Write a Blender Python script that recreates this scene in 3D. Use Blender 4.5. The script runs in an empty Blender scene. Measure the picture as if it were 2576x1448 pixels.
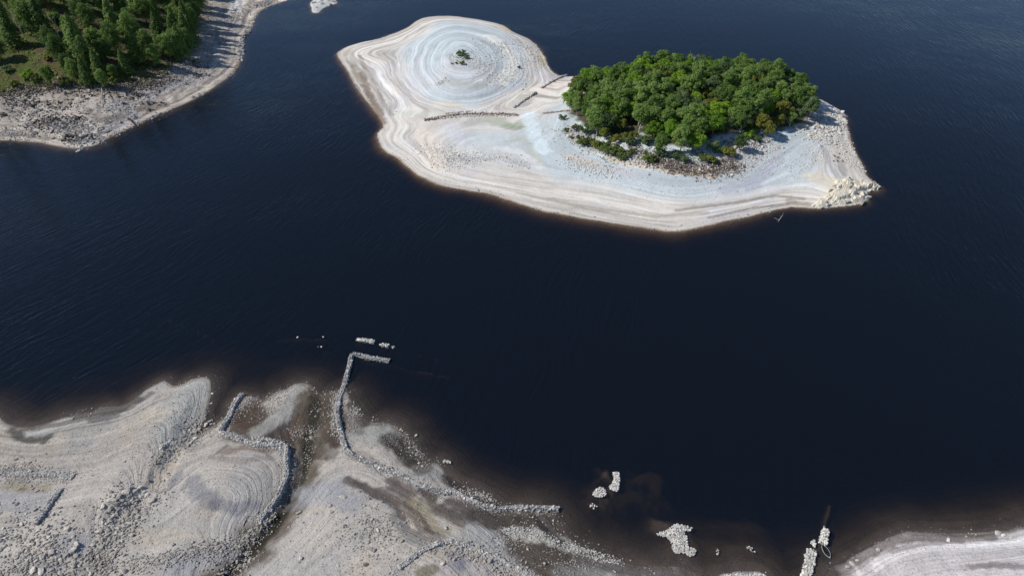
import bpy, math, random
import numpy as np
from mathutils import Vector, Matrix

# ------------------------------------------------------------------ camera, sky, sun, exposure
SC = bpy.context.scene
CAM_H, PITCH = 120.0, math.radians(38.0)
FO, CU, CV = 1717.3, 1287.5, 724.0           # focal length and centre in the units of my tracing (2575 wide)
cam_data = bpy.data.cameras.new('camera')
cam_data.sensor_width = 36.0
cam_data.lens = 36.0 * FO / 2575.0
cam_data.clip_start = 1.0
cam_data.clip_end = 9000.0
cam = bpy.data.objects.new('camera', cam_data)
SC.collection.objects.link(cam)
cam.location = (0, 0, CAM_H)
cam.rotation_euler = (math.radians(90) - PITCH, 0, 0)
SC.camera = cam

SUN_EL, SUN_AZ = math.radians(43), math.radians(-94)     # azimuth measured from +Y towards +X
world = bpy.data.worlds.new('World')
SC.world = world
world.use_nodes = True
wn = world.node_tree
bg = wn.nodes['Background']
sky = wn.nodes.new('ShaderNodeTexSky')
sky.sky_type = 'NISHITA'
sky.sun_disc = False
sky.sun_elevation = SUN_EL
sky.sun_rotation = SUN_AZ
sky.altitude = 300
sky.air_density = 0.75
sky.dust_density = 0.1
sky.ozone_density = 4.0
wn.links.new(sky.outputs[0], bg.inputs[0])
bg.inputs[1].default_value = 0.105
sl = bpy.data.lights.new('sun', 'SUN')
sl.energy = 4.1
sl.angle = math.radians(0.55)
sl.color = (1.0, 0.965, 0.91)
so = bpy.data.objects.new('sun', sl)
SC.collection.objects.link(so)
sd_ = Vector((math.sin(SUN_AZ) * math.cos(SUN_EL), math.cos(SUN_AZ) * math.cos(SUN_EL), math.sin(SUN_EL)))
so.rotation_euler = sd_.to_track_quat('Z', 'Y').to_euler()
so.location = (-200, 100, 200)
SC.view_settings.view_transform = 'Standard'
SC.view_settings.look = 'None'
SC.view_settings.exposure = 0.0
SC.view_settings.gamma = 1.0
SC.view_settings.use_curve_mapping = False
SC.cycles.transparent_max_bounces = 16
SC.cycles.max_bounces = 6
SC.cycles.volume_bounces = 0

rng = np.random.default_rng(7)
random.seed(7)
COL = SC.collection

# ------------------------------------------------------------------ small helpers
def ov(u, v, z=0.0):
    """where the sight line of a traced point meets the level z (world x, y)"""
    u = np.asarray(u, float); v = np.asarray(v, float); z = np.asarray(z, float)
    s = (u - CU) / FO; t = (v - CV) / FO
    dy = math.cos(PITCH) - t * math.sin(PITCH)
    dz = -math.sin(PITCH) - t * math.cos(PITCH)
    k = (CAM_H - z) / (-dz)
    return s * k, dy * k

def to_pic(x, y, z):
    dx = x; dy = y; dz = z - CAM_H
    f = dy * math.cos(PITCH) - dz * math.sin(PITCH)
    up = dy * math.sin(PITCH) + dz * math.cos(PITCH)
    return CU + FO * dx / f, CV - FO * up / f

def lin(c):
    c = np.asarray(c, float) / 255.0
    return np.where(c <= 0.04045, c / 12.92, ((c + 0.055) / 1.055) ** 2.4)

def sstep(a, b, x):
    t = np.clip((x - a) / (b - a), 0, 1)
    return t * t * (3 - 2 * t)

def _hash(i, j, s):
    n = (i.astype(np.int64) * 374761393 + j.astype(np.int64) * 668265263 + s * 1274126177) & 0x7fffffff
    n = (n ^ (n >> 13)) * 1103515245 & 0x7fffffff
    n = (n ^ (n >> 16)) * 69069 & 0x7fffffff
    return ((n >> 8) & 0xffff) / 65535.0

def vnoise(x, y, s=0):
    xi = np.floor(x); yi = np.floor(y)
    fx = x - xi; fy = y - yi
    fx = fx * fx * (3 - 2 * fx); fy = fy * fy * (3 - 2 * fy)
    xi = xi.astype(np.int64); yi = yi.astype(np.int64)
    a = _hash(xi, yi, s); b = _hash(xi + 1, yi, s); c = _hash(xi, yi + 1, s); d = _hash(xi + 1, yi + 1, s)
    return (a * (1 - fx) + b * fx) * (1 - fy) + (c * (1 - fx) + d * fx) * fy

def fbm(x, y, s=0, o=4):
    r = 0; a = 0.5; t = 0
    for k in range(o):
        r = r + a * vnoise(x * 2 ** k + 17.3 * k, y * 2 ** k + 9.1 * k, s + k); t += a; a *= 0.5
    return r / t

def in_poly(X, Y, P):
    ins = np.zeros(X.shape, bool)
    n = len(P)
    for i in range(n):
        x1, y1 = P[i]; x2, y2 = P[(i + 1) % n]
        if y1 == y2: continue
        c = ((y1 > Y) != (y2 > Y)) & (X < (x2 - x1) * (Y - y1) / (y2 - y1) + x1)
        ins ^= c
    return ins

def seg_dist(X, Y, P, closed=True):
    d = np.full(X.shape, 1e9)
    n = len(P)
    for i in range(n if closed else n - 1):
        x1, y1 = P[i]; x2, y2 = P[(i + 1) % n]
        ex, ey = x2 - x1, y2 - y1
        L = ex * ex + ey * ey + 1e-9
        t = np.clip(((X - x1) * ex + (Y - y1) * ey) / L, 0, 1)
        q = (X - x1 - t * ex) ** 2 + (Y - y1 - t * ey) ** 2
        np.minimum(d, q, out=d)
    return np.sqrt(d)

def smooth_poly(P, closed=True, n=3):
    """Catmull-Rom through the traced points"""
    P = np.asarray(P, float); out = []
    m = len(P)
    for i in range(m if closed else m - 1):
        p0 = P[(i - 1) % m] if closed or i > 0 else P[0]
        p1 = P[i]; p2 = P[(i + 1) % m]
        p3 = P[(i + 2) % m] if closed or i + 2 < m else P[-1]
        for k in range(n):
            t = k / n
            out.append(0.5 * (2 * p1 + (p2 - p0) * t + (2 * p0 - 5 * p1 + 4 * p2 - p3) * t * t + (3 * p1 - p0 - 3 * p2 + p3) * t ** 3))
    if not closed: out.append(P[-1])
    return np.array(out)

def tag(o, label=None, cat=None, group=None, kind=None):
    if label: o['label'] = label
    if cat: o['category'] = cat
    if group: o['group'] = group
    if kind: o['kind'] = kind
    return o

def link(name, data, parent=None, loc=None, rot=None, scale=None):
    o = bpy.data.objects.new(name, data)
    COL.objects.link(o)
    if parent is not None: o.parent = parent
    if loc is not None: o.location = loc
    if rot is not None: o.rotation_euler = rot
    if scale is not None: o.scale = scale
    return o

def mesh_np(name, V, F, mat, smooth=False, col=None):
    """V (n,3), F (m,k) all faces with k corners"""
    V = np.ascontiguousarray(V, np.float32); F = np.ascontiguousarray(F, np.int32)
    me = bpy.data.meshes.new(name)
    k = F.shape[1]
    me.vertices.add(len(V)); me.vertices.foreach_set('co', V.ravel())
    me.loops.add(F.size); me.loops.foreach_set('vertex_index', F.ravel())
    me.polygons.add(len(F)); me.polygons.foreach_set('loop_start', np.arange(0, F.size, k, dtype=np.int32))
    me.update(calc_edges=True)
    me.polygons.foreach_set('use_smooth', np.full(len(F), bool(smooth)))
    if col is not None:
        a = me.color_attributes.new('tone', 'FLOAT_COLOR', 'POINT')
        c = np.ones((len(V), 4), np.float32); c[:, :3] = col
        a.data.foreach_set('color', c.ravel())
    me.validate()
    if mat: me.materials.append(mat)
    return me

# ------------------------------------------------------------------ materials
def new_mat(name):
    m = bpy.data.materials.new(name); m.use_nodes = True
    nt = m.node_tree
    return m, nt, nt.nodes['Principled BSDF'], nt.nodes['Material Output']

def N(nt, t, **kw):
    n = nt.nodes.new(t)
    for k, v in kw.items(): setattr(n, k, v)
    return n

def math_n(nt, op, a, b=None):
    n = N(nt, 'ShaderNodeMath', operation=op)
    for i, x in enumerate((a, b)):
        if x is None: continue
        if isinstance(x, (int, float)): n.inputs[i].default_value = x
        else: nt.links.new(x, n.inputs[i])
    return n.outputs[0]

def noise_n(nt, vec, scale, detail=3, rough=0.55):
    n = N(nt, 'ShaderNodeTexNoise'); n.inputs['Scale'].default_value = scale
    n.inputs['Detail'].default_value = detail; n.inputs['Roughness'].default_value = rough
    if vec is not None: nt.links.new(vec, n.inputs['Vector'])
    return n.outputs['Fac']

def mapping(nt, vec, scale=(1, 1, 1), rot=(0, 0, 0)):
    n = N(nt, 'ShaderNodeMapping'); n.inputs['Scale'].default_value = scale; n.inputs['Rotation'].default_value = rot
    nt.links.new(vec, n.inputs['Vector']); return n.outputs[0]

def ground_material(name, grain=0.5, lines=0.3, bump=0.35, bscale=2.0, speck=0.5, lk=5.0):
    m, nt, b, out = new_mat(name)
    L = nt.links.new
    geo = N(nt, 'ShaderNodeNewGeometry').outputs['Position']
    att = N(nt, 'ShaderNodeAttribute', attribute_name='tone').outputs['Color']
    att_a = N(nt, 'ShaderNodeAttribute', attribute_name='band').outputs['Fac']
    n1 = noise_n(nt, geo, 1.9, 5, 0.7)
    n2 = noise_n(nt, geo, 0.13, 3, 0.55)
    lev = N(nt, 'ShaderNodeAttribute', attribute_name='level').outputs['Fac']         # old water levels, so the strand lines follow the contours
    sx = N(nt, 'ShaderNodeSeparateXYZ'); L(geo, sx.inputs[0]); cb = N(nt, 'ShaderNodeCombineXYZ'); L(sx.outputs[0], cb.inputs[0]); L(sx.outputs[1], cb.inputs[1]); L(lev, cb.inputs[2])
    def line(k, sh, lo, hi):
        nn = N(nt, 'ShaderNodeTexNoise'); nn.inputs['Scale'].default_value = 1.0; nn.inputs['Detail'].default_value = 1.5; nn.inputs['Roughness'].default_value = 0.6
        L(mapping(nt, cb.outputs[0], (sh, sh, k)), nn.inputs['Vector'])
        mr = N(nt, 'ShaderNodeMapRange', interpolation_type='SMOOTHSTEP'); L(nn.outputs['Fac'], mr.inputs[0]); mr.inputs[1].default_value = lo; mr.inputs[2].default_value = hi
        return mr.outputs[0]
    ln = math_n(nt, 'ADD', math_n(nt, 'MULTIPLY', line(lk, .035, .40, .56), .5), math_n(nt, 'MULTIPLY', line(lk * 1.9, .05, .40, .54), .5))
    v2 = N(nt, 'ShaderNodeTexVoronoi'); v2.inputs['Scale'].default_value = 3.2; L(geo, v2.inputs['Vector'])
    sc2 = N(nt, 'ShaderNodeSeparateColor'); L(v2.outputs['Color'], sc2.inputs[0])
    g = math_n(nt, 'ADD', math_n(nt, 'MULTIPLY', math_n(nt, 'SUBTRACT', n1, 0.5), grain), math_n(nt, 'MULTIPLY', math_n(nt, 'SUBTRACT', sc2.outputs[0], 0.5), grain * .45))
    l = math_n(nt, 'MULTIPLY', math_n(nt, 'MULTIPLY', math_n(nt, 'SUBTRACT', ln, 0.5), lines), att_a)
    w = math_n(nt, 'MULTIPLY', math_n(nt, 'SUBTRACT', n2, 0.5), 0.22)
    vo = N(nt, 'ShaderNodeTexVoronoi'); vo.inputs['Scale'].default_value = 1.15; L(geo, vo.inputs['Vector'])
    sp = N(nt, 'ShaderNodeMapRange'); L(vo.outputs['Distance'], sp.inputs[0])
    sp.inputs[1].default_value = 0.10; sp.inputs[2].default_value = 0.24; sp.inputs[3].default_value = -0.30 * speck; sp.inputs[4].default_value = 0
    f = math_n(nt, 'ADD', math_n(nt, 'ADD', math_n(nt, 'ADD', math_n(nt, 'ADD', g, l), w), 1.0), sp.outputs[0])
    mul = N(nt, 'ShaderNodeVectorMath', operation='SCALE'); L(att, mul.inputs[0]); L(f, mul.inputs['Scale'])
    L(mul.outputs[0], b.inputs['Base Color'])
    b.inputs['Roughness'].default_value = 0.92
    b.inputs['Specular IOR Level'].default_value = 0.15
    bh = math_n(nt, 'ADD', math_n(nt, 'ADD', noise_n(nt, geo, bscale, 6, 0.7), math_n(nt, 'MULTIPLY', ln, 0.35)), math_n(nt, 'MULTIPLY', sp.outputs[0], -2.0))
    bu = N(nt, 'ShaderNodeBump'); bu.inputs['Strength'].default_value = bump; bu.inputs['Distance'].default_value = 0.35
    L(bh, bu.inputs['Height']); L(bu.outputs[0], b.inputs['Normal'])
    return m

def simple_mat(name, c1, c2, scale=1.5, rough=0.9, objvar=0.25, bump=0.3, bscale=6.0):
    m, nt, b, out = new_mat(name)
    L = nt.links.new
    geo = N(nt, 'ShaderNodeNewGeometry').outputs['Position']
    mix = N(nt, 'ShaderNodeMix', data_type='RGBA')
    ri = N(nt, 'ShaderNodeObjectInfo').outputs['Random']
    f = math_n(nt, 'ADD', noise_n(nt, geo, scale, 3, 0.6), math_n(nt, 'MULTIPLY', math_n(nt, 'SUBTRACT', ri, 0.5), 0.8))
    mr = N(nt, 'ShaderNodeMapRange'); L(f, mr.inputs[0]); mr.inputs[1].default_value = 0.2; mr.inputs[2].default_value = 0.8
    L(mr.outputs[0], mix.inputs['Factor'])
    mix.inputs['A'].default_value = (*lin(c1), 1); mix.inputs['B'].default_value = (*lin(c2), 1)
    L(mix.outputs['Result'], b.inputs['Base Color'])
    b.inputs['Roughness'].default_value = rough
    b.inputs['Specular IOR Level'].default_value = 0.2
    bu = N(nt, 'ShaderNodeBump'); bu.inputs['Strength'].default_value = bump; bu.inputs['Distance'].default_value = 0.1
    L(noise_n(nt, geo, bscale, 4, 0.65), bu.inputs['Height']); L(bu.outputs[0], b.inputs['Normal'])
    return m

def leaf_mat(name, ca, cb, cc):
    m, nt, b, out = new_mat(name)
    L = nt.links.new
    geo = N(nt, 'ShaderNodeNewGeometry').outputs['Position']
    ri = N(nt, 'ShaderNodeObjectInfo').outputs['Random']
    f = math_n(nt, 'ADD', math_n(nt, 'MULTIPLY', noise_n(nt, geo, 0.9, 3, 0.7), 0.75), math_n(nt, 'MULTIPLY', ri, 0.42))
    r = N(nt, 'ShaderNodeValToRGB'); L(f, r.inputs[0])
    e = r.color_ramp.elements
    e[0].position = 0.3; e[0].color = (*ca, 1); e[1].position = 0.8; e[1].color = (*cc, 1)
    k = e.new(0.55); k.color = (*cb, 1)
    L(r.outputs[0], b.inputs['Base Color'])
    b.inputs['Roughness'].default_value = 0.6
    b.inputs['Specular IOR Level'].default_value = 0.25
    tr = N(nt, 'ShaderNodeBsdfTranslucent'); L(r.outputs[0], tr.inputs[0])
    mx = N(nt, 'ShaderNodeMixShader'); mx.inputs[0].default_value = 0.45
    L(b.outputs[0], mx.inputs[1]); L(tr.outputs[0], mx.inputs[2]); L(mx.outputs[0], out.inputs['Surface'])
    return m

M_NEAR = ground_material('dry_silt_and_gravel', 0.40, 0.22, 0.7, 2.4, 0.6, 6.5)
M_ISLE = ground_material('bleached_shore_gravel', 0.26, 0.30, 0.40, 1.6, 0.35, 6.5)
M_WOOD = ground_material('woodland_shore_soil', 0.5, 0.5, 0.7, 1.3, 0.8, 3.5)
M_STONE = simple_mat('pale_lichened_stone', (158, 155, 151), (214, 210, 202), 2.2)
M_STONE_D = simple_mat('grey_boulder_stone', (154, 148, 140), (206, 198, 185), 1.6)
M_STONE_R = simple_mat('reddish_rubble_stone', (128, 112, 108), (190, 172, 158), 1.8)
M_STONE_W = simple_mat('bleached_stone', (168, 164, 156), (226, 222, 212), 1.6)
M_ROCK = simple_mat('cream_outcrop_rock', (158, 150, 136), (222, 213, 194), 0.7, 0.9, 0.2, 0.6, 2.5)
M_BARK = simple_mat('bark', (70, 60, 50), (120, 108, 92), 2.0)
M_BIRCH = simple_mat('birch_bark', (120, 112, 102), (205, 200, 190), 1.2)
M_DEAD = simple_mat('bleached_dead_wood', (120, 112, 102), (188, 180, 166), 1.5)
M_DARKWOOD = simple_mat('dark_root_wood', (62, 56, 52), (128, 118, 106), 2.0)
M_TWIG = simple_mat('bare_twigs', (70, 60, 54), (120, 106, 94), 1.5)
M_BIRD_W = simple_mat('white_feathers', (225, 225, 225), (245, 245, 245), 2)
M_BIRD_D = simple_mat('dark_feathers', (38, 36, 34), (60, 56, 50), 2)
M_BOAT = simple_mat('faded_boat_paint', (140, 148, 140), (200, 205, 195), 2.0)
M_BOAT_IN = simple_mat('silted_hull', (40, 36, 30), (64, 56, 44), 2.0)
M_LEAF = leaf_mat('birch_leaves', (0.109, 0.182, 0.043), (0.177, 0.280, 0.062), (0.272, 0.384, 0.099))
M_LEAF_B = leaf_mat('bright_sycamore_leaves', (0.111, 0.215, 0.021), (0.189, 0.341, 0.029), (0.293, 0.449, 0.043))
M_LEAF_O = leaf_mat('olive_leaves', (0.117, 0.153, 0.026), (0.187, 0.214, 0.039), (0.280, 0.274, 0.054))
M_LEAF_D = leaf_mat('grey_green_leaves', (0.070, 0.115, 0.045), (0.123, 0.187, 0.070), (0.196, 0.270, 0.112))
M_NEEDLE = leaf_mat('spruce_needles', (0.091, 0.155, 0.042), (0.152, 0.240, 0.054), (0.240, 0.349, 0.087))
M_SHRUB = leaf_mat('shrub_leaves', (0.100, 0.140, 0.034), (0.150, 0.200, 0.050), (0.210, 0.260, 0.080))
M_FERN = leaf_mat('bracken_and_grass', (0.097, 0.143, 0.032), (0.175, 0.235, 0.047), (0.293, 0.316, 0.089))

# water: transparent peaty volume under a rippled surface
def water_material():
    m, nt, b, out = new_mat('peaty_lake_water')
    nt.nodes.remove(b)
    L = nt.links.new
    geo = N(nt, 'ShaderNodeNewGeometry').outputs['Position']
    tr = N(nt, 'ShaderNodeBsdfTransparent'); tr.inputs[0].default_value = (0.97, 0.97, 0.97, 1)
    gl = N(nt, 'ShaderNodeBsdfGlossy'); gl.inputs['Roughness'].default_value = 0.10
    df = N(nt, 'ShaderNodeBsdfDiffuse'); df.inputs[0].default_value = (0.022, 0.034, 0.056, 1)
    # wind ripples: long crests, direction drifting slowly over the lake
    # (straight waves bent by a slow offset, so the crests curve)
    sx = N(nt, 'ShaderNodeSeparateXYZ'); L(geo, sx.inputs[0])
    wp = noise_n(nt, geo, 0.005, 1, 0.4)
    wp2 = noise_n(nt, geo, 0.045, 2, 0.5)
    bend = math_n(nt, 'ADD', math_n(nt, 'MULTIPLY', wp, 70.0), math_n(nt, 'MULTIPLY', wp2, 7.0))
    xx = math_n(nt, 'MULTIPLY', sx.outputs[0], sx.outputs[0])
    across = math_n(nt, 'ADD', math_n(nt, 'ADD', math_n(nt, 'MULTIPLY', sx.outputs[0], 0.86), math_n(nt, 'MULTIPLY', sx.outputs[1], -0.40)), bend)
    across = math_n(nt, 'ADD', across, math_n(nt, 'MULTIPLY', math_n(nt, 'MULTIPLY', sx.outputs[0], sx.outputs[1]), 0.0011))
    along = math_n(nt, 'ADD', math_n(nt, 'MULTIPLY', sx.outputs[0], 0.42), math_n(nt, 'MULTIPLY', sx.outputs[1], 0.9))
    cmb = N(nt, 'ShaderNodeCombineXYZ'); L(across, cmb.inputs[0]); L(along, cmb.inputs[1])
    v1 = mapping(nt, cmb.outputs[0], (0.75, 0.12, 1.0))
    v2 = mapping(nt, cmb.outputs[0], (1.9, 0.6, 1.0), (0, 0, 0.3))
    h = math_n(nt, 'ADD', noise_n(nt, v1, 1.0, 2, 0.5), math_n(nt, 'MULTIPLY', noise_n(nt, v2, 1.0, 2, 0.5), 0.35))
    big = noise_n(nt, mapping(nt, geo, (0.010, 0.020, 1)), 1.0, 3, 0.55)
    st = N(nt, 'ShaderNodeMapRange'); L(big, st.inputs[0]); st.inputs[1].default_value = 0.35; st.inputs[2].default_value = 0.65
    st.inputs[3].default_value = 0.30; st.inputs[4].default_value = 0.85
    bu = N(nt, 'ShaderNodeBump'); bu.inputs['Distance'].default_value = 0.28
    L(st.outputs[0], bu.inputs['Strength']); L(h, bu.inputs['Height'])
    L(bu.outputs[0], gl.inputs['Normal']); L(bu.outputs[0], df.inputs['Normal'])
    # reflectance rising toward grazing view, the same from above and below the surface
    dt = N(nt, 'ShaderNodeVectorMath', operation='DOT_PRODUCT'); L(bu.outputs[0], dt.inputs[0]); L(N(nt, 'ShaderNodeNewGeometry').outputs['Incoming'], dt.inputs[1])
    cs = math_n(nt, 'MINIMUM', math_n(nt, 'ABSOLUTE', dt.outputs['Value']), 1.0)
    fres = math_n(nt, 'ADD', 0.02, math_n(nt, 'MULTIPLY', math_n(nt, 'POWER', math_n(nt, 'SUBTRACT', 1.0, cs), 5.0), 0.98))
    base = N(nt, 'ShaderNodeMixShader'); base.inputs[0].default_value = 0.25
    L(tr.outputs[0], base.inputs[1]); L(df.outputs[0], base.inputs[2])
    mx = N(nt, 'ShaderNodeMixShader'); L(fres, mx.inputs[0]); L(base.outputs[0], mx.inputs[1]); L(gl.outputs[0], mx.inputs[2])
    L(mx.outputs[0], out.inputs['Surface'])
    ab = N(nt, 'ShaderNodeVolumeAbsorption'); ab.inputs['Color'].default_value = (0.62, 0.57, 0.44, 1); ab.inputs['Density'].default_value = 1.9
    L(ab.outputs[0], out.inputs['Volume'])
    return m
M_WATER = water_material()

# ------------------------------------------------------------------ the traced shorelines (level 0) and relief
def shore(pts): 
    p = smooth_poly(pts, True, 3)
    x, y = ov(p[:, 0], p[:, 1]); return np.stack([x, y], 1)

ISLE_T = [(848,133),(868,120),(904,108),(949,99),(987,86),(1021,72),(1043,56),(1068,45),(1099,41),(1138,41),(1179,46),(1221,53),(1265,64),
 (1290,81),(1327,97),(1354,120),(1371,145),(1379,167),(1391,181),(1410,192),(1443,192),(1477,188),(1503,184),(1600,179),(1700,177),(1800,180),
 (1900,190),(1980,212),(2041,241),(2073,255),(2108,274),(2126,287),(2130,315),(2137,344),(2151,380),(2169,415),(2180,440),(2201,460),(2215,469),
 (2208,478),(2183,483),(2185,497),(2176,508),(2151,515),(2105,520),(2044,524),(1991,522),(1944,529),(1891,544),(1837,554),(1784,567),(1730,578),
 (1695,583),(1650,579),(1600,571),(1540,562),(1470,550),(1420,541),(1375,533),(1323,518),(1272,502),(1236,490),(1195,482),(1144,474),(1103,465),
 (1060,446),(1027,423),(1002,400),(966,380),(953,357),(949,337),(961,324),(961,310),(950,291),(924,258),(896,222),(873,178),(857,156),(848,141)]
NEAR_T = [(-700,1010),(-300,1020),(-80,1020),(0,1050),(11,1061),(33,1069),(70,1073),(111,1066),(153,1052),(195,1041),(228,1036),(250,1026),(280,1022),(311,1020),
 (345,997),(370,980),(395,966),(414,958),(434,969),(456,966),(484,952),(509,947),(525,952),(531,963),(530,988),(525,1013),(517,1041),(512,1060),
 (489,1074),(497,1096),(516,1084),(539,1070),(556,1055),(572,1040),(577,1024),(587,1010),(605,992),(620,995),(645,1001),(664,1003),(681,994),(697,983),
 (720,977),(738,966),(761,962),(781,966),(795,983),(803,992),(820,988),(839,983),(856,982),(873,988),(884,1011),(900,1036),(917,1055),(931,1063),
 (964,1063),(989,1070),(1006,1083),(1017,1097),(1031,1111),(1042,1130),(1056,1147),(1070,1161),(1095,1163),(1112,1172),(1122,1186),(1141,1201),
 (1173,1219),(1204,1234),(1235,1247),(1256,1260),(1268,1273),(1310,1276),(1350,1280),(1381,1292),(1397,1313),(1417,1336),(1438,1359),(1454,1372),
 (1475,1383),(1501,1393),(1540,1406),(1566,1412),(1605,1422),(1644,1425),(1706,1424),(1732,1436),(1756,1448),(1775,1462),(1795,1458),(1815,1442),(1850,1437),(1880,1440),(1905,1437),(1930,1449),
 (1960,1475),(2010,1480),(2050,1462),(2075,1442),(2092,1425),(2117,1416),(2141,1403),(2178,1381),(2215,1359),(2251,1345),(2288,1337),(2337,1337),(2386,1341),(2435,1341),
 (2484,1337),(2533,1332),(2576,1320),(2700,1290),(3000,1230),(3600,1200),(3600,2150),(-700,2150)]
LEFT_T = [(940,-62),(860,-45),(790,-28),(740,-6),(705,8),(671,19),(648,36),(637,58),(631,78),(612,97),(612,133),(609,147),(595,178),(578,192),(550,214),(514,236),
 (484,253),(434,275),(384,295),(345,314),(300,334),(272,350),(245,364),(211,372),(172,374),(133,367),(100,360),(50,356),(0,354),(-150,362),(-420,392),(-900,420),(-1500,380),(-1500,-90),(700,-120)]
ISLET_T = [(780,10),(792,-2),(822,-8),(844,2),(847,9),(830,14),(812,22),(800,33),(786,31),(783,20)]
P_ISLE, P_NEAR, P_LEFT, P_ISLET = shore(ISLE_T), shore(NEAR_T), shore(LEFT_T), shore(ISLET_T)

# heights: (u, v, z) with u, v where a thing at that height is seen
def c2(pts, z):      # points read off one enlarged crop
    return [(831.8 + .278 * a, .278 * b, z) for a, b in pts]
H_ISLE = (c2([(960,240),(880,290),(780,380),(720,480),(690,600),(720,720),(800,820),(900,895),(1000,925),(1180,945),(1400,930),(1500,890),(1620,830),(1710,760),(1760,640),(1750,520),(1700,420),(1570,310),(1400,250),(1200,215),(1050,215)], 1.9)
 + c2([(1000,330),(880,420),(830,560),(850,680),(950,800),(1100,865),(1300,855),(1450,795),(1550,700),(1590,600),(1560,490),(1480,390),(1350,330),(1180,300)], 3.5)
 + c2([(1100,400),(980,500),(960,600),(1050,680),(1200,720),(1350,680),(1420,600),(1400,500),(1300,420),(1180,380)], 4.9)
 + c2([(1200,500),(1280,540),(1180,560)], 5.6)
 + c2([(300,500),(420,560),(500,700),(600,830)], 0.9) + c2([(420,430),(560,400),(700,330)], 0.9)
 + [(1000,290,.8),(1080,285,1.15),(1180,285,1.5),(1290,285,1.5),(1360,262,1.4),(1340,225,.8),(1420,215,.7),(1470,215,1.1),(1400,255,1.3),(1300,262,1.1),
    (1000,350,.7),(1050,330,1.1),(1060,380,1.0),(1110,330,1.5),(1120,400,1.5),(1200,340,1.9),(1280,320,1.7),(1200,400,1.9),(1250,440,1.4),(1330,340,2.2),(1330,400,2.2),(1400,320,2.4),(1400,440,1.7),
    (1430,380,2.8),(1500,420,2.6),(1560,470,1.6),(1600,430,3.2),(1640,490,1.6),(1700,460,2.8),(1750,500,1.7),(1800,460,2.6),(1880,470,2.0),(1900,430,2.6),(1960,400,2.4),
    (1980,460,1.5),(2030,420,1.8),(2040,480,1.1),(2100,420,1.2),(2100,460,1.5),(2060,350,2.2),(2090,310,1.6),(2060,290,2.2),(2120,380,.8),
    (1440,300,3.0),(1470,350,3.4),(1520,380,3.8),(1600,400,4.0),(1700,420,4.0),(1830,420,3.9),(1850,380,4.2),(1900,360,4.0),(1960,330,4.0),(2020,300,3.6),
    (1500,250,4.0),(1600,270,7.0),(1700,270,8.2),(1800,270,8.5),(1900,260,8.0),(1960,260,6.5),(2010,260,4.0),(1560,215,4.5),(1650,200,6.2),(1760,198,7.0),(1870,205,6.8),(1950,225,5.2),
    (1600,340,5.8),(1700,350,6.4),(1800,340,6.6),(1900,310,6.4),(2130,478,1.5),(2150,495,1.1),(2100,495,1.1)])
H_NEAR = [(500,965,.35),(480,1010,1.0),(440,1080,1.5),(380,1150,2.3),(300,1250,3.3),(200,1350,4.3),(100,1440,5.0),(0,1110,1.3),(150,1110,1.3),(250,1090,1.2),(350,1040,.9),(0,1200,2.8),(150,1200,2.7),(250,1170,2.2),
 (0,1330,4.2),(0,1440,5.0),(-300,1250,4),(-300,1500,6),(500,1090,.15),(420,1190,1.5),(340,1260,2.4),(290,1310,3.0),(270,1400,3.7),
 (540,1090,.6),(600,1130,1.3),(600,1190,2.3),(560,1260,3.1),(500,1180,2.1),(480,1280,3.0),(520,1330,3.2),(600,1340,2.5),(640,1260,2.5),(690,1180,1.7),(700,1130,1.1),(450,1400,3.9),(560,1400,3.1),(400,1440,4.2),
 (795,1000,.05),(790,1060,.2),(775,1110,.45),(770,1160,.7),(758,1200,1.0),(735,1260,1.4),(700,1310,1.8),(650,1370,2.3),(590,1430,2.7),(540,1480,3.0),
 (760,975,.2),(740,1010,.55),(700,1050,.8),(650,1085,.9),(610,1050,.2),(630,1020,.1),(770,1040,.2),(740,1070,.4),(830,1030,.15),(830,1090,.5),
 (860,1150,1.3),(830,1200,2.2),(800,1280,3.0),(850,1250,3.2),(920,1280,3.6),(900,1350,4.3),(1000,1350,4.5),(1000,1420,5.0),(800,1380,4.0),(720,1420,3.6),(930,1200,2.2),(1000,1260,2.6),
 (910,1110,.8),(960,1090,.7),(1000,1150,.9),(1080,1185,.7),(1000,1200,1.5),(1090,1240,1.2),(1200,1275,.9),(1250,1310,.9),(1150,1310,2.0),(1080,1320,3.0),(1350,1330,.6),(1400,1400,.9),(1300,1400,1.7),(1200,1400,3.3),(1130,1370,3.8),(1130,1440,4.6),
 (1250,1350,1.4),(1420,1430,1.2),(1500,1430,.6),(1600,1442,.3),(1350,1500,2.6),(1700,1470,.5),(2100,1448,.5),(2200,1400,.6),(2300,1400,1.2),(2400,1380,1.0),(2400,1430,1.9),(2500,1370,1.0),(2200,1440,1.0),(2570,1440,2.4),(2300,1500,2.6),(2800,1400,3)]
H_LEFT = [(600,60,1.0),(560,40,2.2),(560,110,1.6),(580,20,2.0),(530,20,3.6),(640,10,.7),(560,170,.9),(500,180,2.2),(520,100,3.0),(470,210,1.8),(480,150,4),(420,240,1.8),(430,190,4.2),(360,270,1.4),(350,230,4.0),(300,290,2.0),(300,240,4.2),
 (200,330,1.4),(200,280,3.6),(200,235,5.4),(120,320,2.0),(120,260,4.4),(60,310,2.2),(50,250,4.6),(0,310,2.0),(0,245,5),(330,190,6.5),(250,190,8),(150,190,9),(50,190,9),(400,130,7),(300,120,12),(150,120,14),(0,120,14),
 (470,60,6),(400,40,11),(300,40,16),(150,40,20),(0,40,21),(-200,300,4),(-200,180,12),(-300,60,24),(500,-20,4),(350,-30,17),(150,-30,25),(700,-20,1.2)]

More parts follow.
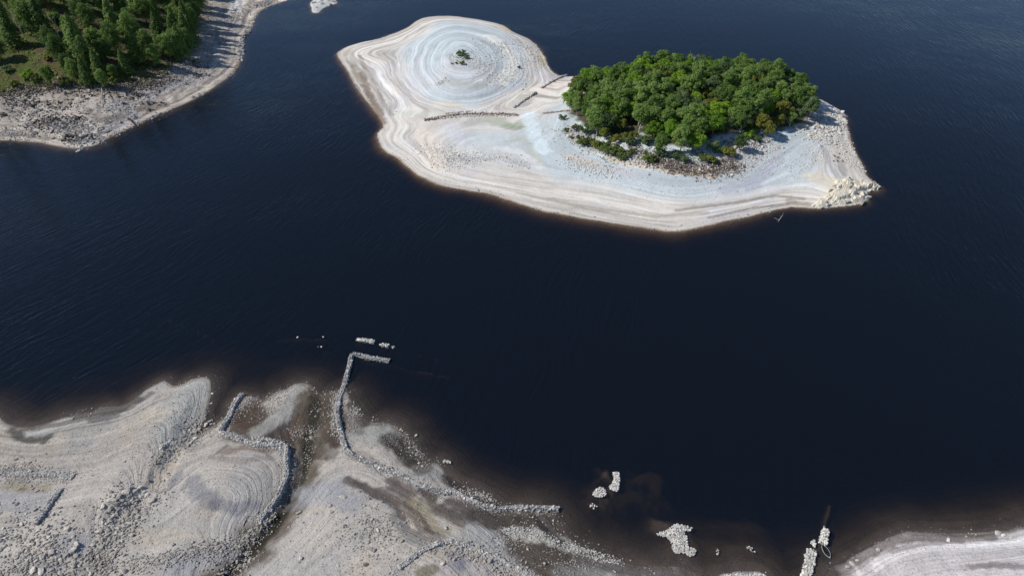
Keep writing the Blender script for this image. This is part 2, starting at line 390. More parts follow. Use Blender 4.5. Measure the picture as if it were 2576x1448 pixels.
def rbf_fit(ctrl, P):
    c = np.array(ctrl, float)
    x, y = ov(c[:, 0], c[:, 1], c[:, 2])
    Q = [np.stack([x, y, c[:, 2]], 1)]
    # shoreline samples every ~5 m
    step = []
    acc = 99
    for i in range(len(P)):
        a = P[i]; b = P[(i + 1) % len(P)]
        Ls = np.linalg.norm(b - a)
        k = max(1, int(Ls // 12))
        for j in range(k):
            q = a + (b - a) * j / k
            if not step or np.linalg.norm(q - step[-1]) > 4.0: step.append(q)
    s = np.array(step); s = s[(np.abs(s[:, 0]) < 420) & (s[:, 1] < 520) & (s[:, 1] > 40)]
    Q.append(np.concatenate([s, np.zeros((len(s), 1))], 1))
    Q = np.concatenate(Q)
    sc = 100.0
    X = Q[:, :2] / sc
    d2 = ((X[:, None] - X[None]) ** 2).sum(-1)
    K = 0.5 * d2 * np.log(d2 + 1e-12)
    n = len(Q)
    A = np.zeros((n + 3, n + 3)); A[:n, :n] = K + np.eye(n) * 2e-4
    Pm = np.concatenate([np.ones((n, 1)), X], 1); A[:n, n:] = Pm; A[n:, :n] = Pm.T
    w = np.linalg.solve(A, np.concatenate([Q[:, 2], np.zeros(3)]))
    return X, w, sc

class Relief:
    rough = 0.34
    warp = 0.9
    carve = []
    def __init__(s, ctrl, P, x0, x1, y0, y1, slope_in, slope_out, cell=2.0, hmax=40, bed=None):
        s.P = P; s.si = slope_in; s.so = slope_out; s.x0, s.y0, s.c = x0, y0, cell; s.bed = bed or []
        X, w, sc = rbf_fit(ctrl, P)
        gx = np.arange(x0, x1 + cell, cell); gy = np.arange(y0, y1 + cell, cell)
        GX, GY = np.meshgrid(gx, gy)
        F = np.empty(GX.shape)
        for r in range(len(gy)):
            dx = GX[r][:, None] / sc - X[:, 0][None]; dy = GY[r][:, None] / sc - X[:, 1][None]
            d2 = dx * dx + dy * dy
            F[r] = 0.5 * (d2 * np.log(d2 + 1e-12)) @ w[:len(X)] + w[len(X)] + w[len(X) + 1] * GX[r] / sc + w[len(X) + 2] * GY[r] / sc
        s.G = np.clip(F, -5, hmax)
    def grid(s, X, Y):
        fx = np.clip((X - s.x0) / s.c, 0, s.G.shape[1] - 1.001); fy = np.clip((Y - s.y0) / s.c, 0, s.G.shape[0] - 1.001)
        i = fx.astype(int); j = fy.astype(int); a = fx - i; b = fy - j
        a = a * a * (3 - 2 * a) * 0.35 + a * 0.65; b = b * b * (3 - 2 * b) * 0.35 + b * 0.65
        G = s.G
        return (G[j, i] * (1 - a) + G[j, i + 1] * a) * (1 - b) + (G[j + 1, i] * (1 - a) + G[j + 1, i + 1] * a) * b
    def sd(s, X, Y):
        d = seg_dist(X, Y, s.P)
        wob = (fbm(X * .35, Y * .35, 5, 3) - .5) * 1.0 + (fbm(X * 1.4, Y * 1.4, 9, 2) - .5) * .35
        return np.where(in_poly(X, Y, s.P), d, -d) + wob * 0.7
    def h(s, X, Y, sd=None):
        X = np.asarray(X, float); Y = np.asarray(Y, float)
        if sd is None: sd = s.sd(X, Y)
        g = s.grid(X, Y)
        low = s.si * sd
        z = np.maximum(g, np.minimum(0.35 * low + 0.0, 1.2))
        t = sstep(0.0, 5.0, sd)
        z = low * (1 - t) + z * t
        z = z + t * (fbm(X * .035, Y * .035, 12, 2) - .5) * s.warp * sstep(3, 22, sd)
        s.level = z + 0.10 * (fbm(X * .12, Y * .12, 13, 2) - .5)
        # wave-cut benches and small relief
        z = z + t * (0.035 * np.sin(z * 17 + 2.5 * fbm(X * .05, Y * .05, 3, 2)) + 0.020 * np.sin(z * 41 + 4 * fbm(X * .08, Y * .08, 4, 2)))
        z = z + t * ((fbm(X * .22, Y * .22, 11, 4) - .5) * s.rough + (fbm(X * 1.6, Y * 1.6, 21, 2) - .5) * 0.07)
        z = z + t * (fbm(X * .7, Y * .7, 24, 3) - .5) * s.rough * .55
        for path, r, dp in s.carve:
            q = (X > path[:, 0].min() - 3 * r) & (X < path[:, 0].max() + 3 * r)
            dd = seg_dist(X[q], Y[q], path, False)
            z[q] = z[q] - np.minimum(dp * sstep(1.3, .2, dd / r + (fbm(X[q] * .5, Y[q] * .5, 43, 3) - .5) * 1.1), np.maximum(z[q] - .03, 0))
        zo = sd * s.so * (1 + 1.3 * (fbm(X * .045, Y * .045, 31, 3) - .5)) - 0.006 * sd * sd * (sd < 0)
        zo = np.maximum(zo, -7.5)
        for path, r, zt in s.bed:
            dd = seg_dist(X, Y, path, False)
            m = sstep(1.1, 0.0, dd / r + (fbm(X * .4, Y * .4, 41, 3) - .5) * .9)
            zo = np.where(zo < zt, zo * (1 - m) + zt * m, zo)
        return np.where(sd > 0, z, zo)

def wpath(pts, z=0.0):
    p = np.array(pts, float)
    x, y = ov(p[:, 0], p[:, 1], p[:, 2] if p.shape[1] > 2 else z)
    return np.stack([x, y], 1)

BED_NEAR = [(wpath([(1530,1190),(1545,1215),(1510,1240)]), 4.0, -.25), (wpath([(1560,1190),(1650,1195),(1655,1235),(1560,1245),(1500,1235)]), 4.5, -1.05),
 (wpath([(1485,1260),(1510,1270)]), 2.5, -.5), (wpath([(1660,1320),(1700,1330),(1720,1380)]), 4.5, -.25),
 (wpath([(1720,1325),(1800,1315),(1890,1318),(1910,1350),(1905,1382),(1800,1385),(1740,1380)]), 3.2, -1.0), (wpath([(1805,1385),(1905,1378)]), 2.2, -.45),
 (wpath([(2090,1265),(2080,1300),(2072,1340),(2068,1365)]), .9, -.55), (wpath([(2068,1365),(2045,1385),(2035,1448)]), 2.0, -.4),
 (wpath([(979,908),(1040,925),(1130,940)]), .9, -.9), (wpath([(886,893),(870,950),(856,985)]), 1.6, -.3), (wpath([(886,893),(979,908)]), 1.4, -.35),
 (wpath([(890,853),(945,860),(995,873),(1100,895)]), 1.0, -.75), (wpath([(690,848),(760,846),(830,848)]), .8, -.62), (wpath([(740,872),(850,873)]), .7, -.72),
 (wpath([(340,770),(400,792),(470,812),(540,850)]), .8, -.7), (wpath([(100,1000),(350,930),(520,900),(700,930),(840,950)]), 9, -1.35),
 (wpath([(1060,1110),(1120,1140)]), 3.5, -.55), (wpath([(1180,1190),(1240,1225)]), 1.8, -.55), (wpath([(2100,1400),(2060,1420)]), 5, -.8)]
R_NEAR = Relief(H_NEAR, P_NEAR, -190, 190, 40, 150, 0.10, 0.12, 1.5, 9, BED_NEAR)
R_ISLE = Relief(H_ISLE, P_ISLE, -110, 160, 160, 430, 0.11, 0.36, 2.0, 10)
R_LEFT = Relief(H_LEFT, P_LEFT, -420, -60, 190, 560, 0.14, 0.22, 3.0, 30)
R_NEAR.carve = [(wpath([(790,1040,.1),(775,1110,.4),(766,1160,.7),(755,1205,1.0),(732,1262,1.4),(715,1290,1.6),(700,1312,1.8),(650,1372,2.2),(610,1410,2.5),(575,1445,2.8),(540,1480,3)]), 1.5, .65),
                (wpath([(440,1140,1.2),(410,1190,1.6),(360,1240,2.2),(300,1300,3)]), 2.0, .45), (wpath([(560,1085,.5),(510,1090,.2)]), 1.6, .4), (wpath([(905,1212,2.2),(990,1268,2.6),(1030,1330,3)]), 1.0, .25)]
R_ISLE.rough = 0.18
R_ISLE.warp = 0.5
R_LEFT.rough = 1.3
R_ISLET = Relief([(805,10,.9),(825,4,.8),(795,22,.6)], P_ISLET, -150, -60, 370, 480, 0.2, 0.3, 2.0, 2)

def H(x, y):
    x = np.atleast_1d(np.asarray(x, float)); y = np.atleast_1d(np.asarray(y, float))
    z = np.full(x.shape, -7.5)
    for R, q in ((R_NEAR, y < 150), (R_ISLE, (y > 165) & (x > -105)), (R_LEFT, (y > 190) & (x < -60))):
        if q.any():
            z[q] = np.maximum(z[q], R.h(x[q], y[q]))
    return z
def drop(u, v, it=5):
    """ground point seen at the traced position (arrays allowed)"""
    u = np.atleast_1d(np.asarray(u, float)); v = np.atleast_1d(np.asarray(v, float)); z = np.zeros(u.shape)
    for k in range(it):
        x, y = ov(u, v, z); zz = np.maximum(H(x, y), 0); z = 0.4 * z + 0.6 * zz if k else zz
    x, y = ov(u, v, z)
    return x, y, H(x, y)

# ------------------------------------------------------------------ colours of the ground (real stains, silt, algae, wet margins)
def paint(C, X, Y, strokes):
    for pts, r, c, s in strokes:
        P = pts
        q = (X > P[:, 0].min() - 2 * r) & (X < P[:, 0].max() + 2 * r) & (Y > P[:, 1].min() - 2 * r) & (Y < P[:, 1].max() + 2 * r)
        if not q.any(): continue
        x, y = X[q], Y[q]
        d = seg_dist(x, y, P, False) if len(P) > 1 else np.hypot(x - P[0, 0], y - P[0, 1])
        m = sstep(1.15, 0.45, d / r + (fbm(x * .9 / max(r, 1) ** .6, y * .9 / max(r, 1) ** .6, 51, 4) - .5) * 1.1) * s
        C[q] = C[q] * (1 - m[:, None]) + lin(c)[None] * m[:, None]
    return C

def S(pts, r, c, s=0.9, z=0.0):
    p = np.array(pts, float)
    x, y, zz = drop(p[:, 0], p[:, 1])
    return (np.stack([x, y], 1), r, c, s)

def bands(Z, X, Y, f, s):
    w = fbm(X * .03, Y * .03, s, 3)
    return vnoise(Z * f + 1.2 * w, 0 * Z + .5 + X * .004, s)

def tone_near(X, Y, Z, sd):
    n = Z.shape
    base = lin((187, 179, 168)); cool = lin((176, 171, 164)); warm = lin((189, 178, 163)); pale = lin((180, 176, 170))
    f1 = fbm(X * .06, Y * .06, 61, 4); f2 = fbm(X * .15, Y * .15, 62, 4)
    C = base[None] + 0 * Z[:, None]
    m = sstep(.45, .65, f1)[:, None]; C = C * (1 - m) + cool * m
    m = sstep(.52, .7, f2)[:, None] * .8; C = C * (1 - m) + warm * m
    m = sstep(20, 80, X)[:, None]; C = C * (1 - m) + lin((214, 206, 202)) * m * 1.0
    b = bands(Z, X, Y, 5.0, 71) * .6 + bands(Z, X, Y, 13.0, 72) * .4
    amt = .28 * sstep(.35, .6, fbm(X * .04, Y * .04, 73, 3)) + .5 * sstep(1.4, .3, Z)
    C = C * (1 + (b - .5)[:, None] * amt[:, None] * 1.7)
    m = (sstep(6.0, 2.0, sd + (fbm(X * .25, Y * .25, 81, 3) - .5) * 9) * sstep(-34, -28, X) * sstep(75, 55, X) * sstep(.25, .5, fbm(X * .9, Y * .25, 82, 3)))[:, None] * .85
    C = C * (1 - m) + lin((78, 70, 64)) * m
    D = (74, 66, 61); O = (76, 72, 60); Br = (82, 70, 60); Yl = (158, 146, 122); Pl = (168, 170, 165)
    st = [S([(470,985),(500,970),(470,1040),(430,1080)], 5, Pl, .6, .6), S([(1195,1325),(1260,1370),(1310,1400)], 4, (172,171,167), .7, 1.5),
     S([(905,1090),(960,1090),(1000,1085)], 3.8, (160,159,153), .9, .7), S([(1060,1185),(1105,1180)], 3.0, (160,158,152), .9, .7),
     S([(590,1040),(650,1050)], 4.2, Br, .95), S([(635,1015),(595,1090),(660,1085)], 3.4, Br, .92), S([(700,1100),(770,1060),(790,1015)], 4.4, D, .95), S([(720,1110),(800,1130)], 2.5, D, .8), S([(735,1090),(755,1060)], 2, (98,78,66), .9),
     S([(825,990),(835,1060),(825,1120)], 4.4, D, .97), S([(840,1060),(845,1120)], 1.5, Br, .8),
     S([(765,972),(735,1005),(700,1045),(650,1085)], 2.3, (158,155,148), .95, .6), S([(800,1120),(830,1140)], 1.8, (140,134,126), .8),
     S([(795,985),(790,1060),(775,1110),(770,1160),(758,1200),(735,1260),(700,1310),(650,1370),(590,1430),(540,1480)], 4.6, (94,84,72), .92, .9),
     S([(790,1040),(775,1110),(766,1160),(755,1205),(732,1262),(715,1290),(700,1312),(650,1372),(610,1410),(575,1445)], .55, (42,39,33), .95),
     S([(795,985),(790,1060),(775,1110),(772,1160),(760,1200),(737,1260),(702,1310),(652,1370),(592,1430),(540,1480)], 1.7, (56,53,44), .95, .9),
     S([(740,1130),(745,1200),(715,1270)], 1.6, (120,112,104), .7, 1),
     S([(885,1015),(900,1045),(915,1065)], 1.5, (66,62,58), .9), S([(880,1040),(900,1080)], 2, (110,104,98), .7), S([(985,1105),(1010,1110),(1045,1155)], 3.2, (78,73,68), .9), S([(1020,1150),(1060,1175)], 2.6, (96,90,84), .8),
     S([(1125,1195),(1150,1220),(1190,1250)], 2.0, (76,72,68), .9), S([(1200,1260),(1250,1270)], 1.2, (62,58,54), .9),
     S([(869,1208),(916,1224),(955,1245),(994,1266),(1015,1300)], 1.3, (92,83,78), .9, 2.3), S([(981,1211),(1010,1235),(1046,1266)], 1.7, (98,90,84), .85, 1.6), S([(1000,1215),(1040,1240)], 1.3, (112,100,94), .8, 1.4),
     S([(1059,1229),(1085,1250)], 1.5, (86,79,75), .9, 1.2), S([(1111,1276),(1150,1300)], 1.5, (86,80,76), .9, 1.2), S([(1137,1262),(1177,1285)], 1.8, (104,94,88), .9, 1.2), S([(1190,1295),(1235,1305),(1280,1325)], 2.8, D, .92, .9),
     S([(1279,1302),(1330,1308),(1380,1320)], 2.8, (80,74,66), .92, .5), S([(1383,1310),(1410,1340),(1449,1367)], 2.2, (72,67,63), .92, .2), S([(1330,1345),(1370,1365)], 2, (88,80,74), .8, .8),
     S([(1325,1370),(1360,1395),(1410,1425)], 5.2, (84,75,67), .95, 1.2), S([(1300,1340),(1370,1350),(1450,1375),(1550,1400)], 1.7, (188,184,172), .95, .6), S([(1480,1385),(1555,1405)], 1.6, (188,186,178), .95, .4),
     S([(1470,1405),(1550,1425),(1640,1438),(1740,1450),(1780,1470)], 1.8, (98,91,88), .9, .3), S([(1410,1440),(1500,1445)], 2.0, (128,126,120), .8, 1),
     S([(1045,1265),(1070,1310),(1095,1335)], 2.6, Yl, .8, 2), S([(1020,1275),(1060,1330),(1110,1350)], 1.0, (128,118,108), .8, 2.2), S([(985,1300),(1030,1350),(1090,1380)], 1.0, (126,124,120), .7, 3),
     S([(60,1082),(150,1066),(240,1046),(320,1030),(380,990)], 1.0, (92,86,80), .7), S([(985,1120),(1010,1140),(1035,1160)], 1.2, (66,60,56), .9), S([(1005,1108),(1030,1135),(1050,1160)], .9, (70,64,58), .9), S([(1140,1215),(1165,1240)], 1.2, (64,58,54), .9), S([(1130,1200),(1160,1225),(1180,1245)], .8, (60,56,52), .9),
     S([(1300,1300),(1330,1330)], 1.0, (70,64,58), .9), S([(1345,1300),(1380,1340),(1420,1370)], 1.2, (60,56,54), .9), S([(1360,1298),(1400,1345)], .7, (96,88,82), .8),
     S([(900,1215),(960,1240),(1010,1262),(1060,1300),(1085,1340)], .7, (104,94,86), .85), S([(1080,1255),(1110,1290),(1160,1320)], 1.2, (112,100,90), .8), S([(1000,1290),(1040,1340),(1110,1365)], .6, (126,116,106), .7),
     S([(30,1080),(55,1105),(110,1108),(125,1098)], 1.2, (84,80,74), .9, .6), S([(190,1045),(250,1035),(300,1030),(345,1005)], 1.6, (82,78,74), .85, .1), S([(230,1055),(290,1045)], 1.4, (100,97,94), .8, .4),
     S([(20,1215),(70,1232),(110,1228)], 1.8, (158,146,124), .7, 3), S([(56,1232)], .9, (120,108,74), .8, 3), S([(245,1414)], 1.7, (88,72,58), .97, 4), S([(240,1400),(252,1425)], 1.1, (84,68,54), .97, 4), S([(260,1367)], .8, (96,82,70), .9, 3.6),
     S([(570,1120),(560,1128),(545,1140)], .5, (112,104,100), .7, .9), S([(560,1135),(620,1125),(680,1128)], 1.3, (136,118,106), .8, 1.2), S([(530,1150),(600,1160),(680,1150)], 1.0, (142,130,122), .6, 1.8),
     S([(480,1210),(500,1240),(540,1265)], 2.0, (128,127,130), .7, 2.7), S([(540,1265),(600,1280),(640,1270)], 1.6, (126,125,129), .7, 2.9), S([(430,1220),(450,1190)], 1.2, (122,122,128), .6, 2.3),
     S([(960,1230),(1000,1240)], 1.0, (112,106,100), .6, 2.4), S([(955,1240),(930,1250)], .8, (98,94,92), .6, 3), S([(1110,1430),(1180,1425)], 3, (178,170,164), .7, 4), S([(1140,1395),(1160,1420)], 1.6, (130,130,140), .7, 4.2),
     S([(1060,1440),(1090,1430)], 1.4, (122,116,96), .8, 4.5), S([(450,1420),(520,1400),(580,1390)], 2.5, (160,160,163), .6, 3.3),
     S([(150,1375),(200,1370)], 2.5, (160,160,163), .7, 4.4), S([(0,1250),(80,1270),(130,1250)], 3, (160,160,163), .6, 3.6), S([(60,1420),(130,1430)], 2, (160,160,163), .5, 4.8),
     S([(770,1250),(820,1230),(880,1260)], 3.5, (160,160,163), .7, 3), S([(900,1140),(960,1180)], 1.6, (148,138,132), .6, 1.6), S([(2060,1432),(2085,1442)], 2.6, (76,68,66), .92, .2),
     S([(2150,1412),(2250,1360),(2340,1350),(2500,1350)], .9, (120,108,102), .8, .3), S([(2240,1385),(2330,1365),(2420,1360)], .7, (128,118,112), .6, .7), S([(2420,1425),(2500,1420),(2576,1425)], .9, (140,130,128), .8, 1.6),
     S([(2400,1410),(2440,1448)], 2.5, (222,212,208), .6, 1.5), S([(1815,1445),(1905,1445)], 2.5, (196,196,194), .9, .2)]
    C = paint(C, X, Y, st)
    wet = sstep(.14, .02, Z) * .6 * sstep(-.1, .0, sd)
    C = C * (1 - wet[:, None]) + lin((84, 74, 64)) * wet[:, None]
    u = (sd < 0)
    C[u] = lin((112, 98, 86)) * (0.7 + .6 * fbm(X[u] * .4, Y[u] * .4, 91, 4))[:, None]
    return C

HILL = wpath([(1165, 160)], 4)[0]
def tone_isle(X, Y, Z, sd):
    cream = lin((214, 207, 196)); cool = lin((195, 203, 204)); grey = lin((186, 188, 192)); white = lin((232, 234, 230))
    C = cream[None] + 0 * Z[:, None]
    m = (sstep(1.2, 2.3, Z + (fbm(X * .04, Y * .04, 5, 3) - .5) * 1.4))[:, None]; C = C * (1 - m) + cool * m
    m = sstep(.55, .75, fbm(X * .07, Y * .05, 6, 4))[:, None] * .6; C = C * (1 - m) + lin((208, 204, 203)) * m
    b = bands(Z, X, Y, 3.2, 7) * .45 + bands(Z, X, Y, 8.0, 8) * .35 + bands(Z, X, Y, 19.0, 9) * .2
    dh = np.hypot(X - HILL[0], Y - HILL[1])
    flat = sstep(.4, .62, fbm(X * .03, Y * .03, 10, 3))
    amt = .22 + .24 * sstep(85, 45, dh) + .3 * (1 - flat)
    C = C * (1 + (b - .52)[:, None] * amt[:, None] * 1.0)
    m = (sstep(.62, .85, b) * .45 * (1 - sstep(3, 5, Z)))[:, None]; C = C * (1 - m) + white * m
    Or = (214, 186, 150); G = (168, 172, 150)
    st = [S([(1230,92),(1275,120),(1290,150),(1285,185),(1265,205)], 4.5, (234,230,218), .8, 2.5), S([(1165,150),(1200,165),(1230,170),(1220,190)], 7, (186,182,180), .7, 4.8), S([(1130,140),(1150,160)], 3, (176,178,172), .6, 5),
     S([(1115,205),(1160,215),(1210,215)], 4, (178,180,170), .6, 4), S([(1265,66),(1285,78)], 2.2, Or, .9, .3), S([(1358,140),(1366,152),(1362,162)], 2.2, (206,188,146), .9, .3),
     S([(905,185),(930,240),(955,285),(962,310)], 2.0, (138,122,104), .85, .1), S([(885,165),(905,205)], 1.4, (160,146,128), .8, .1), S([(905,140),(925,190),(960,250),(985,290)], 1.4, (164,154,140), .7, .6), S([(870,140),(880,128)], 1.5, (170,158,140), .6, .2),
     S([(1100,262),(1150,265)], 2.5, (222,212,194), .8, 1), S([(1000,280),(1080,290),(1120,285)], 2.5, (206,208,192), .6, 1), S([(1265,258),(1310,235),(1335,225)], 4, (226,218,204), .7, 1), S([(1350,232),(1400,215),(1470,198)], 4.5, (214,200,186), .75, .7),
     S([(1240,300),(1275,315),(1310,318)], 4.5, G, .75, 1.7), S([(1275,318),(1300,322)], 3, (150,158,132), .6, 1.8), S([(1300,350),(1340,365),(1350,400)], 3.5, (190,192,178), .7, 2), S([(1180,310),(1240,295)], 3, (186,186,172), .6, 1.6),
     S([(1330,290),(1345,340),(1370,380)], 3.5, (222,234,236), .8, 2), S([(1130,320),(1160,350)], 5, (214,213,216), .6, 1.6), S([(1060,330),(1085,380),(1100,420)], 4.0, (222,208,190), .5, 1.3),
     S([(1130,400),(1250,400),(1330,420)], 1.2, (186,186,192), .7, 1.9), S([(1250,372),(1300,380),(1360,420)], 2.2, (230,226,224), .7, 2), S([(1200,415),(1300,425),(1400,470)], 1.5, (196,188,180), .6, 1.5),
     S([(1380,500),(1500,525),(1650,545),(1780,535)], 1.0, (176,166,152), .7, .4), S([(1300,485),(1450,520),(1600,550),(1700,560)], .8, (182,174,160), .7, .2), S([(1700,530),(1850,510),(1950,492),(2020,500)], .8, (150,140,128), .75, .5), S([(1780,548),(1900,522),(2000,510)], .6, (140,128,116), .75, .3),
     S([(1540,400),(1620,412)], 3.0, Or, .75, 3), S([(1650,418),(1700,430),(1780,436)], 3, (206,182,152), .75, 3), S([(1750,432),(1790,440)], 1.6, (218,182,128), .8, 3), S([(2000,318),(2040,310)], 2.4, (216,192,158), .75, 3), S([(1430,395),(1500,415)], 2.5, (214,198,180), .6, 2.6),
     S([(1440,330),(1500,370),(1580,395),(1640,400)], 4.5, (150,144,144), .85, 3.4), S([(1640,400),(1720,425),(1840,425)], 4.5, (128,118,112), .85, 3.8), S([(1840,400),(1870,360),(1920,350)], 4.5, (150,146,146), .8, 4),
     S([(1900,380),(1870,430)], 4, (188,194,196), .8, 3), S([(1960,400),(1900,460),(1820,480)], 2.5, (178,178,188), .7, 2), S([(2050,290),(2070,330),(2110,380),(2150,430)], 2.6, (206,196,184), .8, 1.5), S([(2050,300),(2080,330),(2060,345)], 3.0, (168,158,152), .7, 2),
     S([(2110,400),(2125,440)], 1.6, (166,164,154), .8, 1), S([(2070,370),(2090,420),(2110,450)], 1.4, (176,176,172), .8, 1.2), S([(2060,450),(2130,480)], 6, (224,212,190), .8, 1.3), S([(1985,505),(2030,515)], 1.6, (170,158,142), .8, .4),
     S([(1090,300),(1130,292),(1180,287),(1230,287),(1302,290)], 1.0, (160,142,134), .85, 1.4), S([(1368,285),(1425,279)], .9, (170,152,144), .8, 2), S([(2105,277),(2130,300),(2140,350),(2165,410)], 1.0, (146,138,124), .8, .1)]
    C = paint(C, X, Y, st)
    inw = WOODMASK(X, Y)[:, None]
    C = C * (1 - inw) + (lin((84, 80, 62)) * (0.7 + .6 * fbm(X * .5, Y * .5, 12, 4))[:, None]) * inw
    wet = sstep(.13, .0, Z) * .72 * sstep(-.1, .0, sd)
    C = C * (1 - wet[:, None]) + lin((150, 130, 104)) * wet[:, None]
    u = (sd < 0); C[u] = lin((150, 124, 98)) * (0.7 + .5 * fbm(X[u] * .4, Y[u] * .4, 92, 3))[:, None]
    return C

WOOD_T = [(1432,262,4),(1440,235,4),(1500,215,4.5),(1560,205,4.8),(1640,193,5.5),(1750,188,6),(1870,196,6),(1960,220,5),(2020,250,4),(2040,280,3.6),(2030,308,3.6),(1960,328,4),(1900,335,4.2),(1850,345,4.4),(1800,350,5),(1770,372,4.4),(1700,378,4.4),
          (1660,372,4.2),(1610,352,4),(1560,350,4),(1500,345,3.8),(1475,320,3.4),(1440,302,3.2)]
P_WOOD = wpath(WOOD_T)
def WOODMASK(X, Y):
    d = seg_dist(X, Y, P_WOOD); s_ = np.where(in_poly(X, Y, P_WOOD), d, -d) + (fbm(X * .3, Y * .3, 14, 3) - .5) * 5
    return sstep(-1.5, 1.5, s_)

VEG_T = [(-1500,235,7),(-300,240,6),(0,240,5.2),(60,232,5.4),(110,228,5.5),(160,222,6),(210,222,6),(260,222,6),(320,212,6),(370,205,6),(410,185,6),(445,160,5),(468,125,5),(490,80,5),(500,40,5),(512,0,5),(520,-60,5),(400,-120,12),(-1500,-200,30)]
P_VEG = wpath(VEG_T)
def tone_left(X, Y, Z, sd):
    C = lin((168, 158, 146))[None] + 0 * Z[:, None]
    f = fbm(X * .12, Y * .12, 101, 4)
    m = sstep(.5, .7, f)[:, None] * .7; C = C * (1 - m) + lin((196, 187, 174)) * m
    m = sstep(.55, .72, fbm(X * .35, Y * .35, 102, 4))[:, None] * .55; C = C * (1 - m) + lin((116, 106, 100)) * m
    b = bands(Z, X, Y, 4.0, 103) * .5 + bands(Z, X, Y, 11.0, 104) * .5
    C = C * (1 + (b - .5)[:, None] * (.3 + .8 * sstep(2.2, .5, Z))[:, None])
    C = paint(C, X, Y, [S([(300,262),(330,290),(280,320)], 5, (178,174,170), .6, 2), S([(370,245),(450,215),(520,190)], 4.5, (170,164,160), .6, 2), S([(250,300),(300,295)], 3, (120,108,98), .7, 1.5), S([(350,275),(420,262)], 2, (126,114,102), .7, 1),
      S([(590,30),(600,5)], 5, (208,206,202), .7, 1), S([(520,140),(570,100),(590,60)], 5, (150,142,142), .5, 2), S([(430,170),(500,140)], 4, (192,184,172), .5, 3), S([(620,80),(606,150),(590,185)], 1.6, (120,100,86), .8, .1)])
    d = seg_dist(X, Y, P_VEG); s_ = np.where(in_poly(X, Y, P_VEG), d, -d) + (fbm(X * .2, Y * .2, 15, 4) - .5) * 9
    m = sstep(-1.5, 2.0, s_)[:, None]
    g = fbm(X * .25, Y * .25, 16, 4)[:, None]
    V = lin((82, 90, 46)) * sstep(.3, .6, g) + lin((96, 84, 62)) * (1 - sstep(.3, .6, g))
    V = V * (.6 + .7 * fbm(X * .9, Y * .9, 17, 3)[:, None])
    C = C * (1 - m) + V * m
    wet = sstep(.16, .0, Z) * .8 * sstep(-.1, .0, sd)
    C = C * (1 - wet[:, None]) + lin((104, 86, 66)) * wet[:, None]
    u = (sd < 0); C[u] = lin((112, 94, 72)) * (0.7 + .5 * fbm(X[u] * .4, Y[u] * .4, 93, 3))[:, None]
    return C

def axis(segs):
    out = []
    for a, b, s in segs: out.append(np.arange(a, b, s))
    out.append([segs[-1][1]])
    return np.concatenate(out)

def terrain(name, R, xs, ys, tone, mat, clip=True, bandf=None):
    X, Y = np.meshgrid(xs, ys); shp = X.shape; X = X.ravel(); Y = Y.ravel()
    sd = R.sd(X, Y); Z = R.h(X, Y, sd)
    LV = np.where(sd > 0, R.level, Z)
    C = np.clip(tone(X, Y, LV, sd), 0.004, 0.86)
    ny, nx = shp
    idx = np.arange(nx * ny).reshape(shp)
    F = np.stack([idx[:-1, :-1], idx[:-1, 1:], idx[1:, 1:], idx[1:, :-1]], -1).reshape(-1, 4)
    if clip:
        F = F[(Z[F] > -6.8).any(1)]
        used = np.zeros(len(Z), bool); used[F] = True
        mp = np.cumsum(used) - 1; F = mp[F]; X, Y, Z, C, LV = X[used], Y[used], Z[used], C[used], LV[used]
    me = mesh_np(name, np.stack([X, Y, Z], 1), F, mat, True, C)
    a = me.attributes.new('band', 'FLOAT', 'POINT')
    bz = (bandf(X, Y, Z) if bandf else np.ones(len(Z))).astype(np.float32)
    a.data.foreach_set('value', bz)
    a = me.attributes.new('level', 'FLOAT', 'POINT'); a.data.foreach_set('value', LV.astype(np.float32))
    return tag(link(name, me), kind='structure')

terrain('near_foreshore_ground', R_NEAR, axis([(-400, -130, 4), (-130, -112, 1), (-112, 118, .3), (118, 135, 1), (135, 400, 4)]),
        axis([(-60, 50, 4), (50, 62, .8), (62, 124, .3), (124, 160, 1.5)]), tone_near, M_NEAR,
        bandf=lambda x, y, z: .4 + .8 * sstep(.35, .6, fbm(x * .04, y * .04, 73, 3)))
terrain('island_ground', R_ISLE, axis([(-125, -95, 1.2), (-95, 140, .52), (140, 165, 1.2)]), axis([(165, 180, 1), (180, 260, .5), (260, 420, .75), (420, 450, 2)]), tone_isle, M_ISLE,
        bandf=lambda x, y, z: (.45 + .45 * sstep(80, 45, np.hypot(x - HILL[0], y - HILL[1])) + .75 * sstep(2.2, .6, z)) * (.35 + 1.3 * fbm(x * .05, y * .05, 18, 3)))
terrain('wooded_shore_ground', R_LEFT, axis([(-800, -350, 8), (-350, -260, 1.6), (-260, -110, .7), (-110, -60, 2)]), axis([(160, 228, 3), (228, 330, .65), (330, 470, 1.1), (470, 900, 8)]), tone_left, M_WOOD,
        bandf=lambda x, y, z: sstep(4, 2, z))
gx, gy = np.meshgrid(np.arange(-140, -75, .7), np.arange(385, 470, .9))
terrain('islet_ground', R_ISLET, np.arange(-135, -85, .6), np.arange(392, 455, .8), lambda X, Y, Z, sd: np.where((sd > 0)[:, None], lin((196, 196, 192))[None] * (.7 + .5 * fbm(X * .5, Y * .5, 3, 3))[:, None], lin((150, 120, 84))[None] + 0 * Z[:, None]), M_ISLE)

